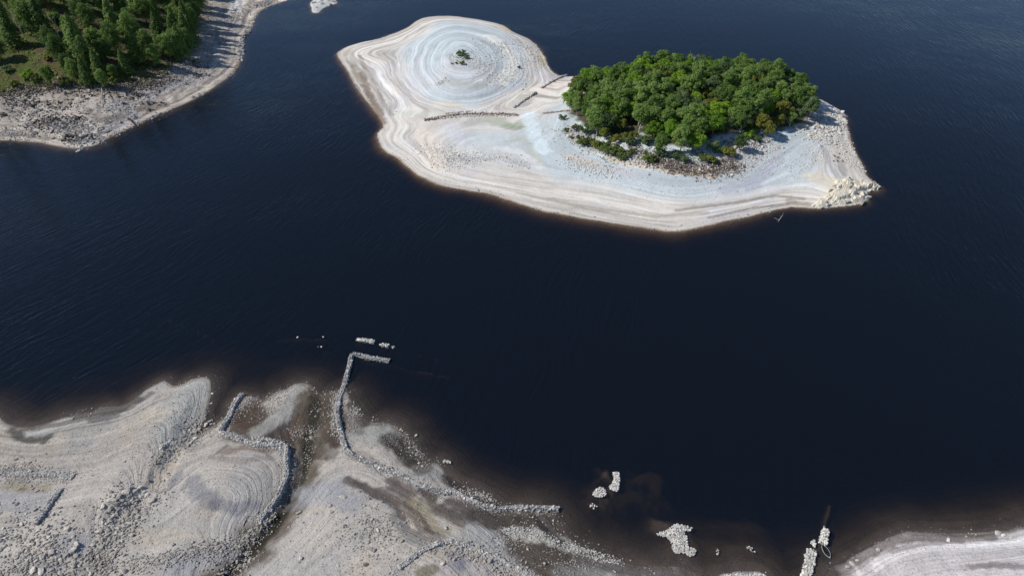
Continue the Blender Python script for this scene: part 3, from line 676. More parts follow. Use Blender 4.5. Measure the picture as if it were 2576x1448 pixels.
def box(x0, y0, z0, x1, y1, z1):
    V = np.array([(x, y, z) for z in (z0, z1) for y in (y0, y1) for x in (x0, x1)], float)
    F = np.array([(0, 2, 3, 1), (4, 5, 7, 6), (0, 1, 5, 4), (2, 6, 7, 3), (0, 4, 6, 2), (1, 3, 7, 5)])
    return V, F
V, F = box(-3000, -600, -14, 3000, 5000, 0)
tag(link('reservoir_water', mesh_np('reservoir_water', V, F, M_WATER)), kind='structure')
V, F = box(-3000, -600, -13, 3000, 5000, -7.2)
M_BED = simple_mat('deep_silt', (40, 36, 32), (54, 48, 40), .1)
tag(link('lake_bed', mesh_np('lake_bed', V, F, M_BED)), kind='structure')

# ------------------------------------------------------------------ stones
def rock_template(seed, sub=1, angular=0.5):
    """rounded, knocked-about block; 24 or 96 quads"""
    r = np.random.default_rng(seed)
    n = 2 if sub == 1 else 4
    pts = {}; V = []; F = []
    def vid(p):
        k = tuple(np.round(p, 4))
        if k not in pts: pts[k] = len(V); V.append(p)
        return pts[k]
    for ax in range(3):
        for s in (-1, 1):
            for i in range(n):
                for j in range(n):
                    q = []
                    for a, b in ((i, j), (i + 1, j), (i + 1, j + 1), (i, j + 1)):
                        p = np.zeros(3); p[ax] = s; p[(ax + 1) % 3] = -1 + 2 * a / n; p[(ax + 2) % 3] = -1 + 2 * b / n
                        q.append(vid(p))
                    F.append(q if s > 0 else q[::-1])
    V = np.array(V)
    sph = V / np.linalg.norm(V, axis=1)[:, None]
    V = V * angular * .72 + sph * (1 - angular)
    for k in range(5):                                        # knock flat facets off
        d = r.normal(size=3); d /= np.linalg.norm(d)
        t = V @ d; lim = r.uniform(.55, .85)
        V = V - np.maximum(t - lim, 0)[:, None] * d * .8
    V *= 1 + r.uniform(-.13, .13, (len(V), 1))
    V *= r.uniform(.75, 1.1, 3) * np.array([1.1, .85, .7])
    return V, np.array(F)
TPL = [rock_template(100 + i, 1, .45 + .04 * i) for i in range(8)]
TPL_BIG = [rock_template(200 + i, 2, .35 + .07 * i) for i in range(6)]
def stone_meshes(mat, tpls, nm='stone'):
    return [mesh_np(nm, v, f, mat, False) for v, f in tpls]
TPL_ANG = []
for i in range(6):
    v, f = rock_template(260 + i, 1, .95); TPL_ANG.append((v * 1.15, f))
SM = {'pale': stone_meshes(M_STONE, TPL), 'red': stone_meshes(M_STONE_R, TPL), 'white': stone_meshes(M_STONE_W, TPL),
      'cream': stone_meshes(M_ROCK, TPL_ANG, 'rock_block'), 'boulder': stone_meshes(M_STONE_D, TPL_BIG, 'boulder'), 'wboulder': stone_meshes(M_STONE_W, TPL_BIG, 'boulder')}
MATK = {'pale': M_STONE, 'red': M_STONE_R, 'white': M_STONE_W, 'boulder': M_STONE_D}

def rotmat(a, b, c):
    ca, sa, cb, sb, cc, sc = np.cos(a), np.sin(a), np.cos(b), np.sin(b), np.cos(c), np.sin(c)
    R = np.empty((len(a), 3, 3))
    R[:, 0, 0] = ca * cb; R[:, 0, 1] = ca * sb * sc - sa * cc; R[:, 0, 2] = ca * sb * cc + sa * sc
    R[:, 1, 0] = sa * cb; R[:, 1, 1] = sa * sb * sc + ca * cc; R[:, 1, 2] = sa * sb * cc - ca * sc
    R[:, 2, 0] = -sb; R[:, 2, 1] = cb * sc; R[:, 2, 2] = cb * cc
    return R

def joined(name, P, size, mat, tpls=TPL, parent=None):
    """many small stones as one mesh"""
    n = len(P); k = rng.integers(0, len(tpls), n)
    R = rotmat(rng.uniform(0, 6.28, n), rng.normal(0, .3, n), rng.normal(0, .3, n))
    Vs, Fs, off = [], [], 0
    for t, (v, f) in enumerate(tpls):
        q = np.where(k == t)[0]
        if not len(q): continue
        W = np.einsum('nij,vj->nvi', R[q], v) * size[q][:, None, None] + P[q][:, None, :]
        m = len(v)
        Fs.append((f[None] + (np.arange(len(q)) * m)[:, None, None] + off).reshape(-1, 4)); Vs.append(W.reshape(-1, 3)); off += len(q) * m
    return link(name, mesh_np(name, np.concatenate(Vs), np.concatenate(Fs), mat), parent)

def place_stones(parent, P, size, key, name='stone'):
    ms = SM[key]
    for p, s in zip(P, size):
        link(name, ms[random.randrange(len(ms))], parent, p, (random.gauss(0, .3), random.gauss(0, .3), random.uniform(0, 6.28)),
             (s * random.uniform(.85, 1.2), s * random.uniform(.85, 1.15), s * random.uniform(.8, 1.1)))

def wall(label, pts, width=1.1, height=1.1, spill=.5, dens=1.0, size=.21, key='pale', group=None, maxparts=300, ground=True, cat='stone wall', bottom=None, fade=0.0):
    """ruined dry-stone wall along a traced line; pts (u, v); stones are its parts"""
    p = smooth_poly(np.array(pts, float), False, 4)
    x, y, z = drop(p[:, 0], p[:, 1])
    W = np.stack([x, y], 1)
    seg = np.linalg.norm(np.diff(W, axis=0), axis=1); L = seg.sum(); cum = np.concatenate([[0], np.cumsum(seg)])
    step = size * 1.55
    rows = []
    nl = max(1, int(round(height / (size * 1.15))))
    s = 0.0
    while s < L:
        i = min(np.searchsorted(cum, s, 'right') - 1, len(seg) - 1)
        t = (s - cum[i]) / max(seg[i], 1e-6)
        c = W[i] + (W[i + 1] - W[i]) * t; d = (W[i + 1] - W[i]) / max(seg[i], 1e-6); nrm = np.array([-d[1], d[0]])
        frac = 1.0 - fade * abs(2 * s / L - 1) ** 2
        hh = nl * frac * (0.25 + 1.1 * vnoise(np.array([s * .3]), np.array([width * 7.0]), 5)[0])
        for l in range(max(1, int(round(hh)))):
            w = width * (1 - .12 * l)
            m = max(2, int(round(w / (size * 1.5))))
            for q in range(m):
                o = (q / (m - 1) - .5) * w
                rows.append((*(c + nrm * (o + random.gauss(0, size * .4)) + d * random.gauss(0, size * .5)), (l + .45) * size * 1.1 * random.uniform(.85, 1.15), size * random.lognormvariate(0, .36), 1 if l >= hh - 1.6 else 0))
        k = np.random.poisson(spill * 2.2) if False else rng.poisson(spill * 2.2)
        for q in range(k):
            o = (width * .5 + abs(random.gauss(0, width * .7))) * random.choice((-1, 1))
            rows.append((*(c + nrm * o + d * random.gauss(0, .3)), size * .3, size * random.uniform(.55, 1.1), -1))
        s += step / dens
    # packed heart of the wall: a rough low prism under the facing stones
    ss = np.arange(0, L, .45); cx = np.interp(ss, cum, W[:, 0]); cy = np.interp(ss, cum, W[:, 1])
    tx = np.gradient(cx); ty = np.gradient(cy); tl = np.hypot(tx, ty) + 1e-6; nx_, ny_ = -ty / tl, tx / tl
    gh = H(cx, cy); gh = gh if bottom is None else np.maximum(gh, bottom)
    hv = (nl * size * 1.1) * (0.25 + 1.1 * np.array([vnoise(np.array([q * .3]), np.array([width * 7.0]), 5)[0] for q in ss])) * (1 if len(ss) > 1 else 1)
    cv = []
    for o, hf in ((-.5, -.5), (-.34, .62), (.0, .74), (.34, .62), (.5, -.5)):
        j = rng.normal(0, .1, len(ss))
        zz = gh + (hv * hf + rng.normal(0, .1, len(ss)) if hf > 0 else -.4)
        cv.append(np.stack([cx + nx_ * (o * width + j), cy + ny_ * (o * width + j), zz], 1))
    cv = np.stack(cv, 1)
    m5 = len(ss); core_F = [(i * 5 + k, i * 5 + k + 1, i * 5 + 6 + k, i * 5 + 5 + k) for i in range(m5 - 1) for k in range(4)]
    core_V = cv.reshape(-1, 3)
    A = np.array(rows)
    g = H(A[:, 0], A[:, 1])
    ok = (A[:, 4] >= 0) | (g > -.12); A = A[ok]; g = g[ok]
    if bottom is not None: g = np.where(A[:, 4] >= 0, np.maximum(g, bottom), g)
    P = np.stack([A[:, 0], A[:, 1], g + A[:, 2]], 1)
    c0 = W[len(W) // 2]
    root = link('dry_stone_wall', None, loc=(c0[0], c0[1], max(float(H(c0[0], c0[1])[0]), -.5)))
    tag(root, label, cat, group)
    P = P - np.array(root.location)[None]
    if m5 > 2: link('core', mesh_np('core', core_V - np.array(root.location)[None], np.array(core_F), MATK[key]), root)
    sc = A[:, 3] * (1 + .5 * np.maximum(A[:, 4], 0)) + (P[:, 2] > .2) * .01
    order = np.argsort(-sc)
    n = min(maxparts, len(order))
    place_stones(root, P[order[:n]], A[order[:n], 3], key)
    if len(order) > n:
        tag(joined('rubble', P[order[n:]], A[order[n:], 3], MATK[key], parent=root), kind='stuff')
    return root

GW = 'ruined dry stone walls on the exposed shore'
wall('long grey field wall running from the flooded corner across the foreshore and out along the water', [(979,908),(930,900),(888,893),(878,925),(866,965),(853,1000),(849,1040),(857,1085),(868,1125),(885,1145),(940,1168),(1000,1193),(1060,1222),(1120,1241),(1135,1232),(1180,1257),(1240,1280),(1300,1279),(1404,1281)], 1.0, .9, 1.0, 1.2, .15, 'pale', GW, bottom=-.1)
wall('stepped field wall beside the stream channel, with two sharp corners', [(610,993),(592,1015),(578,1045),(562,1075),(558,1090),(600,1102),(645,1118),(716,1124),(722,1150),(719,1200),(706,1240),(682,1275),(650,1312)], 1.0, 1.0, 1.3, 1.2, .15, 'pale', GW)
wall('low collapsed wall lying level across the left of the foreshore above the olive patch', [(-10,1186),(60,1190),(130,1193),(185,1200)], 1.4, .3, 2.0, 1.0, .15, 'pale', GW)
wall('short straight wall stub leaning up from the boulder field at left', [(153,1230),(138,1252),(120,1278),(108,1296),(92,1318)], 0.8, .7, 1.0, 1, .15, 'pale', GW)
wall('curved rubble wall arching over the hump at the bottom centre', [(985,1440),(1020,1415),(1055,1388),(1095,1370),(1140,1362),(1185,1376),(1235,1400),(1290,1425),(1335,1450)], 0.8, .42, 1.3, 1, .15, 'pale', GW)
wall('short tiny wall line beside the dry gully boulders', [(406,1130),(420,1115),(434,1100)], .45, .5, .5, 1, .2, 'pale', GW)
wall('longest wall fragment standing clear of the open water, beyond the flooded corner', [(898,853),(920,856),(941,860)], .9, .5, 0, 1, .16, 'white', 'wall tops showing above the water', bottom=-.08)
wall('broken wall fragment in the open water, right of the longer one', [(960,867),(978,871)], .7, .5, .1, 1, .25, 'white', 'wall tops showing above the water', bottom=-.08)
wall('pair of last stones of the drowned wall at its right tip', [(986,873),(991,874)], .5, .4, 0, 1, .24, 'white', 'wall tops showing above the water', bottom=-.08)
wall('white wall stub rising from the water above the sunken boat', [(2076,1333),(2072,1350),(2067,1368)], 1.1, .6, .1, 1, .2, 'white', 'wall tops by the sunken boat', bottom=-.08)
wall('few white stones between the two wall stubs by the sunken boat', [(2042,1370),(2052,1362)], .6, .5, 0, 1, .22, 'white', 'wall tops by the sunken boat', bottom=-.08)
wall('widening white wall running off the bottom edge left of the sunken boat', [(2040,1382),(2037,1410),(2030,1435),(2022,1470)], 1.5, .6, .5, 1, .2, 'white', 'wall tops by the sunken boat', bottom=-.08)
wall('low reddish rubble wall crossing the neck below the ringed mound', [(1068,303),(1090,300),(1130,292),(1180,287),(1230,287),(1302,290)], 1.1, .5, 1.2, .9, .28, 'red', 'old walls on the island')
wall('faint reddish wall running into the left edge of the island wood', [(1368,286),(1400,282),(1430,279)], .6, .35, .8, .9, .24, 'red', 'old walls on the island')
wall('lower dark wall ridge slanting across the neck of the island', [(1292,272),(1312,258),(1330,246),(1349,234)], .5, .8, .3, .9, .24, 'pale', 'old walls on the island')
wall('upper dark wall ridge slanting into the water beside the neck', [(1362,222),(1382,210),(1402,199),(1426,189)], .5, .8, .3, .9, .24, 'pale', 'old walls on the island', bottom=-.08)
wall('scattered stone line above the reddish wall on the island neck', [(1120,286),(1150,283),(1185,281)], .4, .3, .2, .5, .3, 'pale', 'old walls on the island')

def pile(label, outline, n, size, hmax, key='white', bottom=-.05, group='rubble heaps standing in the water'):
    """heap of tumbled stones inside a traced outline"""
    p = smooth_poly(np.array(outline, float), True, 3)
    x, y = ov(p[:, 0], p[:, 1], .2); Q = np.stack([x, y], 1)
    X = rng.uniform(x.min(), x.max(), n * 8); Y = rng.uniform(y.min(), y.max(), n * 8)
    q = in_poly(X, Y, Q); X, Y = X[q][:n], Y[q][:n]
    d = seg_dist(X, Y, Q)
    Z = np.maximum(H(X, Y), bottom) + hmax * sstep(0, 2.0, d) * rng.uniform(.3, 1, len(X)) + .05
    c = (float(X.mean()), float(Y.mean()), float(bottom))
    root = tag(link('rubble_heap', None, loc=c), label, 'rubble heap', group)
    P = np.stack([X, Y, Z], 1) - np.array(c)[None]
    s = size * rng.uniform(.6, 1.35, len(X))
    o = np.argsort(-(s + P[:, 2] * .3))
    place_stones(root, P[o[:290]], s[o[:290]], key)
    if len(o) > 290: tag(joined('rubble', P[o[290:]], s[o[290:]], MATK[key], parent=root), kind='stuff')
    return root
pile('large white rubble heap in the water near the bottom edge', [(1652,1340),(1672,1333),(1690,1322),(1700,1314),(1715,1318),(1738,1322),(1738,1330),(1724,1338),(1728,1350),(1732,1372),(1748,1378),(1750,1390),(1735,1396),(1718,1388),(1700,1388),(1690,1378),(1688,1362),(1678,1350),(1665,1346)], 900, .19, .5)
pile('tall narrow white rubble heap in the water, right one of the upper pair', [(1541,1186),(1556,1185),(1559,1200),(1556,1225),(1553,1236),(1545,1232),(1531,1225),(1540,1212),(1544,1200)], 330, .17, .4)
pile('small round white rubble heap in the water, left one of the upper pair', [(1496,1232),(1508,1222),(1522,1228),(1526,1238),(1515,1247),(1500,1247),(1491,1241)], 200, .17, .35)
pile('thin scatter of white stones awash below the small round heap', [(1483,1266),(1490,1262),(1503,1270),(1500,1276),(1486,1275)], 12, .2, .15)
pile('sparse white stones awash at the right corner of the drowned enclosure', [(1875,1371),(1890,1374),(1903,1384),(1900,1388),(1882,1380)], 14, .18, .12)
pile('sparse white stones awash at the left corner of the drowned enclosure', [(1802,1378),(1808,1380),(1808,1390),(1803,1392)], 9, .18, .12)
pile('pale gravel bank edging the brown mud at the bottom centre right', [(1411,1372),(1425,1360),(1440,1362),(1480,1378),(1520,1388),(1555,1400),(1560,1412),(1545,1418),(1500,1410),(1460,1395),(1430,1388)], 300, .15, .1, 'pale', 0.0, 'stone banks on the shore')
pile('rubble bank running between the two brown mud flats', [(1250,1335),(1300,1325),(1350,1335),(1400,1350),(1408,1375),(1380,1372),(1340,1352),(1280,1352)], 280, .16, .15, 'pale', 0.0, 'stone banks on the shore')
pile('pale stones spilled on the near side of the wall corner', [(640,1104),(690,1108),(716,1118),(716,1138),(660,1130),(640,1122)], 260, .2, .3, 'pale', 0.0, 'stone banks on the shore')
pile('low white boulder bank on the bottom edge between the two shores', [(1815,1448),(1830,1441),(1860,1438),(1880,1442),(1905,1438),(1925,1447),(1935,1465),(1805,1465)], 420, .18, .2, 'white', 0.0, 'stone banks on the shore')

# loose stones strewn on the ground: too many to count
def strew(name, areas, mat):
    Ps, Ss = [], []
    for pts, r, n, s in areas:
        P = np.array(pts, float)
        if len(P) > 1:
            k = rng.integers(0, len(P) - 1, n); t = rng.uniform(0, 1, n)[:, None]; uv = P[k] * (1 - t) + P[k + 1] * t
        else: uv = np.repeat(P, n, 0)
        x, y, z = drop(uv[:, 0], uv[:, 1], 3)
        x = x + rng.normal(0, r * .6, n); y = y + rng.normal(0, r * .6, n)
        z = H(x, y); ok = z > -.15
        x, y, z = x[ok], y[ok], z[ok]
        size = s * rng.lognormal(0, .38, len(x))
        Ps.append(np.stack([x, y, z + size * .2], 1)); Ss.append(size)
    return tag(joined(name, np.concatenate(Ps), np.concatenate(Ss), mat), kind='stuff')

strew('loose_stones', [
 ([(20,1300),(60,1400),(160,1440),(100,1340)], 6, 1100, .18), ([(290,1250),(330,1280),(290,1330),(260,1400),(230,1440)], 3.2, 1000, .18), ([(360,1280),(400,1230),(340,1320),(300,1380)], 4, 450, .14),
 ([(400,1160),(440,1120),(500,1090)], 2.5, 420, .15), ([(440,1000),(500,1040),(450,1060)], 5, 500, .08), ([(470,1080),(520,1070)], 2, 220, .18), ([(320,1420),(430,1405),(520,1385),(600,1370)], 2.0, 800, .16), ([(600,1370),(650,1330),(680,1290)], 1.6, 500, .16),
 ([(660,1050),(690,1010),(700,990)], 2.2, 300, .13), ([(640,1010),(620,1005),(600,1040)], 2.0, 240, .12), ([(800,1010),(800,1060),(780,1110),(775,1160),(750,1220)], 1.2, 170, .14), ([(730,1090),(770,1080)], 2.4, 200, .13),
 ([(845,990),(838,1040),(845,1090)], 1.3, 500, .15), ([(890,1040),(900,1030),(880,1080)], 1.6, 220, .14), ([(590,1440),(620,1400),(540,1448)], 2.5, 350, .15), ([(980,1330),(930,1390),(1000,1400),(860,1420)], 8, 420, .12), ([(900,1340),(960,1350),(920,1300)], 4, 350, .17),
 ([(1120,1385),(1200,1390),(1260,1420),(1320,1445)], 2.6, 550, .18), ([(1020,1090),(1040,1120),(1060,1150)], .8, 110, .12), ([(1160,1230),(1240,1258)], 1.0, 200, .13), ([(1030,1120),(1090,1180)], 3, 200, .1), ([(940,1090),(1000,1110)], 4, 320, .08),
 ([(100,1200),(20,1180)], 2.5, 360, .15), ([(250,1180),(350,1150),(450,1200),(560,1230)], 14, 380, .08), ([(800,1260),(850,1330),(750,1340)], 8, 250, .09), ([(1380,1400),(1480,1430)], 5, 350, .11), ([(2120,1430),(2230,1390),(2350,1400),(2500,1400)], 7, 450, .09), ([(1260,1370),(1330,1330)], 3, 350, .12),
 ([(100,1140),(250,1120),(400,1080)], 9, 700, .08), ([(0,1440),(120,1445),(300,1448)], 3, 450, .2)], M_STONE_D)
def strew_edge(name, P, n, s, mat, lo=-.7):
    k = rng.integers(0, len(P), n); t = rng.uniform(0, 1, n)[:, None]
    W = P[k] * (1 - t) + P[(k + 1) % len(P)] * t + rng.normal(0, 1.3, (n, 2))
    W = W[(np.abs(W[:, 0]) < 330) & (W[:, 1] > 55)]; z = H(W[:, 0], W[:, 1]); ok = (z > lo) & (fbm(W[:, 0] * .12, W[:, 1] * .12, 88, 2) > .45); W, z = W[ok], z[ok]
    size = s * rng.lognormal(0, .45, len(W))
    return tag(joined(name, np.column_stack([W, z + size * .15]), size, mat), kind='stuff')
strew_edge('shoreline_stones', P_NEAR, 1100, .11, M_STONE_D)
strew_edge('island_shoreline_stones', P_ISLE, 1500, .16, M_STONE)
strew_edge('wooded_shoreline_stones', P_LEFT, 1500, .25, M_STONE)
strew('island_stones', [
 ([(1200,110),(1260,120),(1300,150),(1290,190),(1220,200)], 9, 1300, .20), ([(1170,140),(1220,170)], 9, 500, .22), ([(1290,100),(1340,130),(1360,170)], 4, 500, .25), ([(1120,200),(1100,215)], 1.5, 60, .3), ([(1070,370),(1130,390),(1180,400),(1110,420)], 5, 800, .2),
 ([(1180,400),(1260,395),(1330,420)], 3.5, 400, .18), ([(1420,400),(1480,425),(1560,440)], 4, 600, .22), ([(1440,340),(1500,375),(1580,400),(1640,400)], 4, 900, .28), ([(1650,400),(1740,425),(1840,420)], 5, 500, .22), ([(1830,430),(1900,400),(1960,370)], 4, 700, .22),
 ([(1900,350),(1860,380)], 4, 500, .3), ([(2040,270),(2080,290),(2100,310),(2060,320)], 4.5, 1100, .32), ([(2100,320),(2130,380),(2160,430)], 3, 800, .22), ([(2040,340),(2080,350)], 4, 500, .35), ([(1960,440),(2040,400),(2100,380)], 6, 500, .18), ([(1600,470),(1750,480),(1900,450)], 5, 400, .15),
 ([(1090,300),(1160,292),(1300,290)], 1.1, 500, .22), ([(880,150),(940,230),(1000,300)], 5, 150, .12)], M_STONE_W)
strew('wooded_shore_stones', [
 ([(30,260),(100,300),(180,320),(250,330)], 6, 1300, .28), ([(0,330),(80,340)], 4, 300, .25), ([(250,260),(330,270),(280,310)], 7, 700, .22), ([(380,230),(450,200),(520,160)], 6, 900, .22), ([(530,60),(590,50),(600,20)], 7, 700, .25), ([(630,70),(612,110),(605,150)], 1.8, 300, .5), ([(420,180),(470,165)], 3, 250, .35),
 ([(180,355),(250,350)], 2.5, 350, .35), ([(640,20),(690,0)], 4, 250, .4)], M_STONE)

ORD = 'first second third fourth fifth sixth seventh eighth ninth tenth eleventh twelfth thirteenth fourteenth fifteenth sixteenth seventeenth eighteenth nineteenth twentieth'.split()
def ordinal(n):
    if n >= 39: return 'fortieth fiftieth sixtieth seventieth'.split()[(n + 1) // 10 - 4] if (n + 1) % 10 == 0 else 'forty fifty sixty seventy'.split()[(n + 1) // 10 - 4] + '-' + ORD[(n + 1) % 10 - 1]
    return ORD[n] if n < 20 else ('twenty-' + ORD[n - 20] if n < 29 else 'thirtieth' if n == 29 else 'thirty-' + ORD[n - 30])
# ------------------------------------------------------------------ single boulders
def boulder(label, u, v, s, key='boulder', group=None, flat=1.0, cat='boulder', xyz=None, name='boulder'):
    if xyz is None:
        x, y, z = drop(u, v); x, y, z = float(x[0]), float(y[0]), float(z[0])
    else: x, y, z = xyz
    ms = SM[key]
    o = link(name, ms[random.randrange(len(ms))], None, (x, y, max(z, -.12 * s) + .22 * s), (random.gauss(0, .2), random.gauss(0, .2), random.uniform(0, 6.28)), (s * random.uniform(.85, 1.25), s * random.uniform(.8, 1.1), s * random.uniform(.65, .9) * flat))
    return tag(o, label, cat, group)
B7 = lambda a, b: (.2604 * a, 1073 + .2604 * b)
B9 = lambda a, b: (603.7 + .2604 * a, 1073 + .2604 * b)
for lab, (u, v), s in [
 ('big rounded boulder beside the pale silt at the bottom left', B7(500,1215), .85), ('boulder touching the left side of the biggest bottom left boulder', B7(430,1255), .6), ('pale flat boulder below the big bottom left boulders', B7(320,1390), .8),
 ('wide low boulder on the bottom edge at left', B7(400,1400), .95), ('pale boulder in the tight knot right of the silt patch', B7(715,1185), .75), ('darker boulder at the foot of the tight knot', B7(690,1215), .6), ('boulder at the left foot of the tight knot', B7(640,1245), .65),
 ('cream boulder topping the tight knot', B7(745,1135), .65), ('upright boulder like a tooth on the bare silt, left of the gully', B7(655,985), .8), ('small round boulder alone on the silt above the gully', B7(1200,335), .45), ('white round boulder beside the gully stones', B7(1585,512), .4),
 ('long tan boulder at the right side of the gully', B7(1460,715), .85), ('rounded boulder at the head of the gully boulder train', B7(1215,640), .75), ('boulder next to the head of the gully boulder train', B7(1150,670), .75), ('broad boulder in the middle of the gully train', B7(1085,715), .85),
 ('cream slab boulder in the gully train', B7(1135,745), .7), ('pale boulder near the upper brown puddle', B7(1125,1025), .6), ('white boulder on the bottom edge beside the lower brown puddle', B7(875,1420), .5), ('white flat boulder above the bottom edge beside the puddle', B7(885,1385), .45), ('boulder on the right rim of the lower brown puddle', B7(1000,1300), .45),
 ('cream boulder with long shadow in the middle of the lower shore', B9(990,680), .55), ('rounded boulder up-slope of the long-shadowed cream boulder', B9(1145,625), .5), ('brown boulder left of the long-shadowed cream boulder', B9(870,765), .5), ('dark egg-shaped boulder below the brown one', B9(885,820), .4),
 ('white boulder at the end of the dark stream spill', B9(570,830), .55), ('small tan boulder right of the muddy stream bend', B9(475,970), .4), ('flat boulder on the hollow near the swept silt', B9(1305,770), .4), ('boulder at the foot of the swept silt ripples', B9(1985,975), .5),
 ('square pale block on the hump inside the arching wall', B9(1955,1320), .5), ('dark rounded boulder at the bottom centre', B9(1215,1330), .65), ('tan boulder at the lower right of the stream', B9(585,1270), .6), ('reddish boulder by the stone patch at the bottom centre', B9(1295,1195), .55),
 ('tan standing stone against the long wall', B9(1455,395), .55), ('small boulder left of the bottom centre dark boulder', B9(945,1340), .45), ('rounded boulder on the stones above the bottom centre', B9(1330,1000), .45)]:
    boulder(lab, u, v, s, group='boulders on the near foreshore')
for lab, (u, v), s in [('left one of the two white rocks standing in the shallows', (1117,1160), .5), ('right one of the two white rocks standing in the shallows', (1126,1160), .5), ('small sunken rock right of the two white rocks', (1132,1162), .35),
 ('lone white stone breaking the water on the upper drowned wall line', (813,847), .3), ('white stone breaking the water on the lower drowned wall line', (808,872), .33), ('faint low stone left of the white one on the lower drowned line', (800,872), .22),
 ('pale stone awash on the left part of the upper drowned line', (748,848), .28), ('pale rock off the tip of the left spit', (534,989), .35), ('white slab lying on the left spit', (531,1014) , .3), ('pale cream slab on the left spit above the notch', (511,1119-0), .3)]:
    boulder(lab, u, v, s, 'wboulder', 'single pale stones by the waterline')
for lab, (u, v), s in [('largest pale boulder on the waterline of the right shore', (2132,1425), 1.1), ('middle boulder of three on the right shore waterline', (2142,1416), .8), ('smallest boulder of three on the right shore waterline', (2155,1408), .6),
                       ('long pale slab on the right shore near the frame edge', (2510,1341), 1.1), ('cream slab beside the long pale slab', (2522,1345), .8), ('pale slab on the crest of the right shore', (2385,1358), .9), ('pale boulder by the bend of the right shore', (2208,1382), .8)]:
    boulder(lab, u, v, s * .62, 'wboulder', 'boulders of the right shore')
# boulders of the gully mouth and of the boulder fields
GM = [(1700,970),(1720,1000),(1745,1020),(1757,990),(1762,1015),(1805,985),(1790,1000),(1740,1095),(1725,1110),(1765,1070),(1860,950),(1865,940),(1900,915),(1920,905),(1942,938),(1700,1130),(1660,1050),(1670,1080)]
for gi, (a, b) in enumerate(sorted(GM)): boulder('rounded boulder at the notch between left spit and wall, %s from the left' % ordinal(gi), .278 * a, 805 + .278 * b, random.uniform(.35, .6), group='boulders in the shore notch')
def field(label, group, pts, r, n, s0, s1, key='boulder'):
    P = np.array(pts, float); k = rng.integers(0, len(P), n)
    x, y, z = drop(P[k, 0], P[k, 1]); x = x + rng.normal(0, r, n); y = y + rng.normal(0, r, n); z = H(x, y)
    for c, i in enumerate(np.argsort(x)):
        if z[i] > -.1: boulder('%s, %s from the left' % (label, ordinal(c)), 0, 0, random.uniform(s0, s1), key, group, xyz=(float(x[i]), float(y[i]), float(z[i])))
field('grey boulder in the dry gully train', 'boulders of the dry gully', [(330,1230),(300,1260),(285,1285),(300,1300),(290,1330),(270,1350),(310,1345)], 1.5, 62, .3, .58)
field('grey boulder in the bottom left corner field', 'boulders of the bottom left field', [(10,1330),(40,1350),(60,1400),(90,1370),(20,1420),(80,1440),(150,1445),(200,1425),(30,1300)], 3.0, 75, .3, .55)
field('pale boulder on the right of the ringed mound', 'boulders on the ringed mound', [(1270,120),(1285,150),(1260,190),(1240,130),(1310,130)], 5, 26, .35, .6, 'wboulder')
field('weathered block at the right end of the wood', 'blocks at the right end of the island wood', [(2050,275),(2070,300),(2050,330),(2090,320),(2070,345),(2100,285)], 3.5, 48, .5, 1.3, 'wboulder')
field('grey block among the shrubs below the wood', 'blocks below the island wood', [(1480,350),(1560,380),(1640,395),(1760,395),(1860,380),(1900,350),(1800,430)], 3.5, 45, .4, .8, 'boulder')
field('dark stone on the waterline of the wooded shore', 'waterline stones of the wooded shore', [(636,60),(628,82),(614,100),(610,130),(606,150),(596,175)], 1.2, 30, .5, 1.0, 'boulder')

# cream rock outcrop on the island's right tip: jointed blocks
root = tag(link('rock_outcrop', None, loc=tuple(float(a[0]) for a in drop(2120, 490))), 'cream jointed rock outcrop with dark cracks on the right tip of the island', 'rock outcrop')
OUT = smooth_poly(np.array([(2040,512),(2062,500),(2085,484),(2100,466),(2118,452),(2150,452),(2180,456),(2200,462),(2212,470),(2200,478),(2182,480),(2184,496),(2170,508),(2140,514),(2100,518),(2060,522)], float), True, 2)
ox, oy = ov(OUT[:, 0], OUT[:, 1], .6); OQ = np.stack([ox, oy], 1)
gx, gy = np.meshgrid(np.arange(ox.min() - 1, ox.max() + 1, .45), np.arange(oy.min() - 1, oy.max() + 1, .45))
d_ = seg_dist(gx, gy, OQ); ins = in_poly(gx, gy, OQ); cr, sr = math.cos(.5), math.sin(.5)
ru, rv = gx * cr + gy * sr, -gx * sr + gy * cr
stp = _hash(np.floor(ru / 2.1 + .6 * vnoise(rv * .4, ru * .3, 3)).astype(np.int64), np.floor(rv / 1.5 + .6 * vnoise(ru * .4, rv * .2, 4)).astype(np.int64), 9)
gz = np.where(ins, np.maximum(H(gx.ravel(), gy.ravel()).reshape(gx.shape), -.3) + sstep(0, 2.2, d_) * (.3 + 1.6 * stp) + .1 * vnoise(gx * 2, gy * 2, 5), -1.2)
ii = np.arange(gx.size).reshape(gx.shape); ff = np.stack([ii[:-1, :-1], ii[:-1, 1:], ii[1:, 1:], ii[1:, :-1]], -1).reshape(-1, 4)
ff = ff[ins.ravel()[ff].any(1)]
link('bedrock', mesh_np('bedrock', np.column_stack([gx.ravel(), gy.ravel(), gz.ravel()]) - np.array(root.location)[None], ff, M_ROCK), root)
cnt = 0; taken = []
while cnt < 48:
    x = random.uniform(ox.min(), ox.max()); y = random.uniform(oy.min(), oy.max())
    if not in_poly(np.array([x]), np.array([y]), OQ)[0] or any((x - a) ** 2 + (y - b) ** 2 < 1.0 for a, b in taken):
        if len(taken) > 40 and random.random() < .02: cnt += 1
        continue
    taken.append((x, y)); cnt += 1
    s = random.uniform(.5, 1.1); z = .3 + max(float(H(x, y)[0]), -.2)
    rl = root.location
    link('rock_block', SM['cream'][random.randrange(6)], root, (x - rl.x, y - rl.y, z + s * .12 - rl.z), (random.gauss(0, .18), random.gauss(0, .18), .5 + random.gauss(0, .25)), (s * 1.3, s * .9, s * random.uniform(.7, 1.15)))
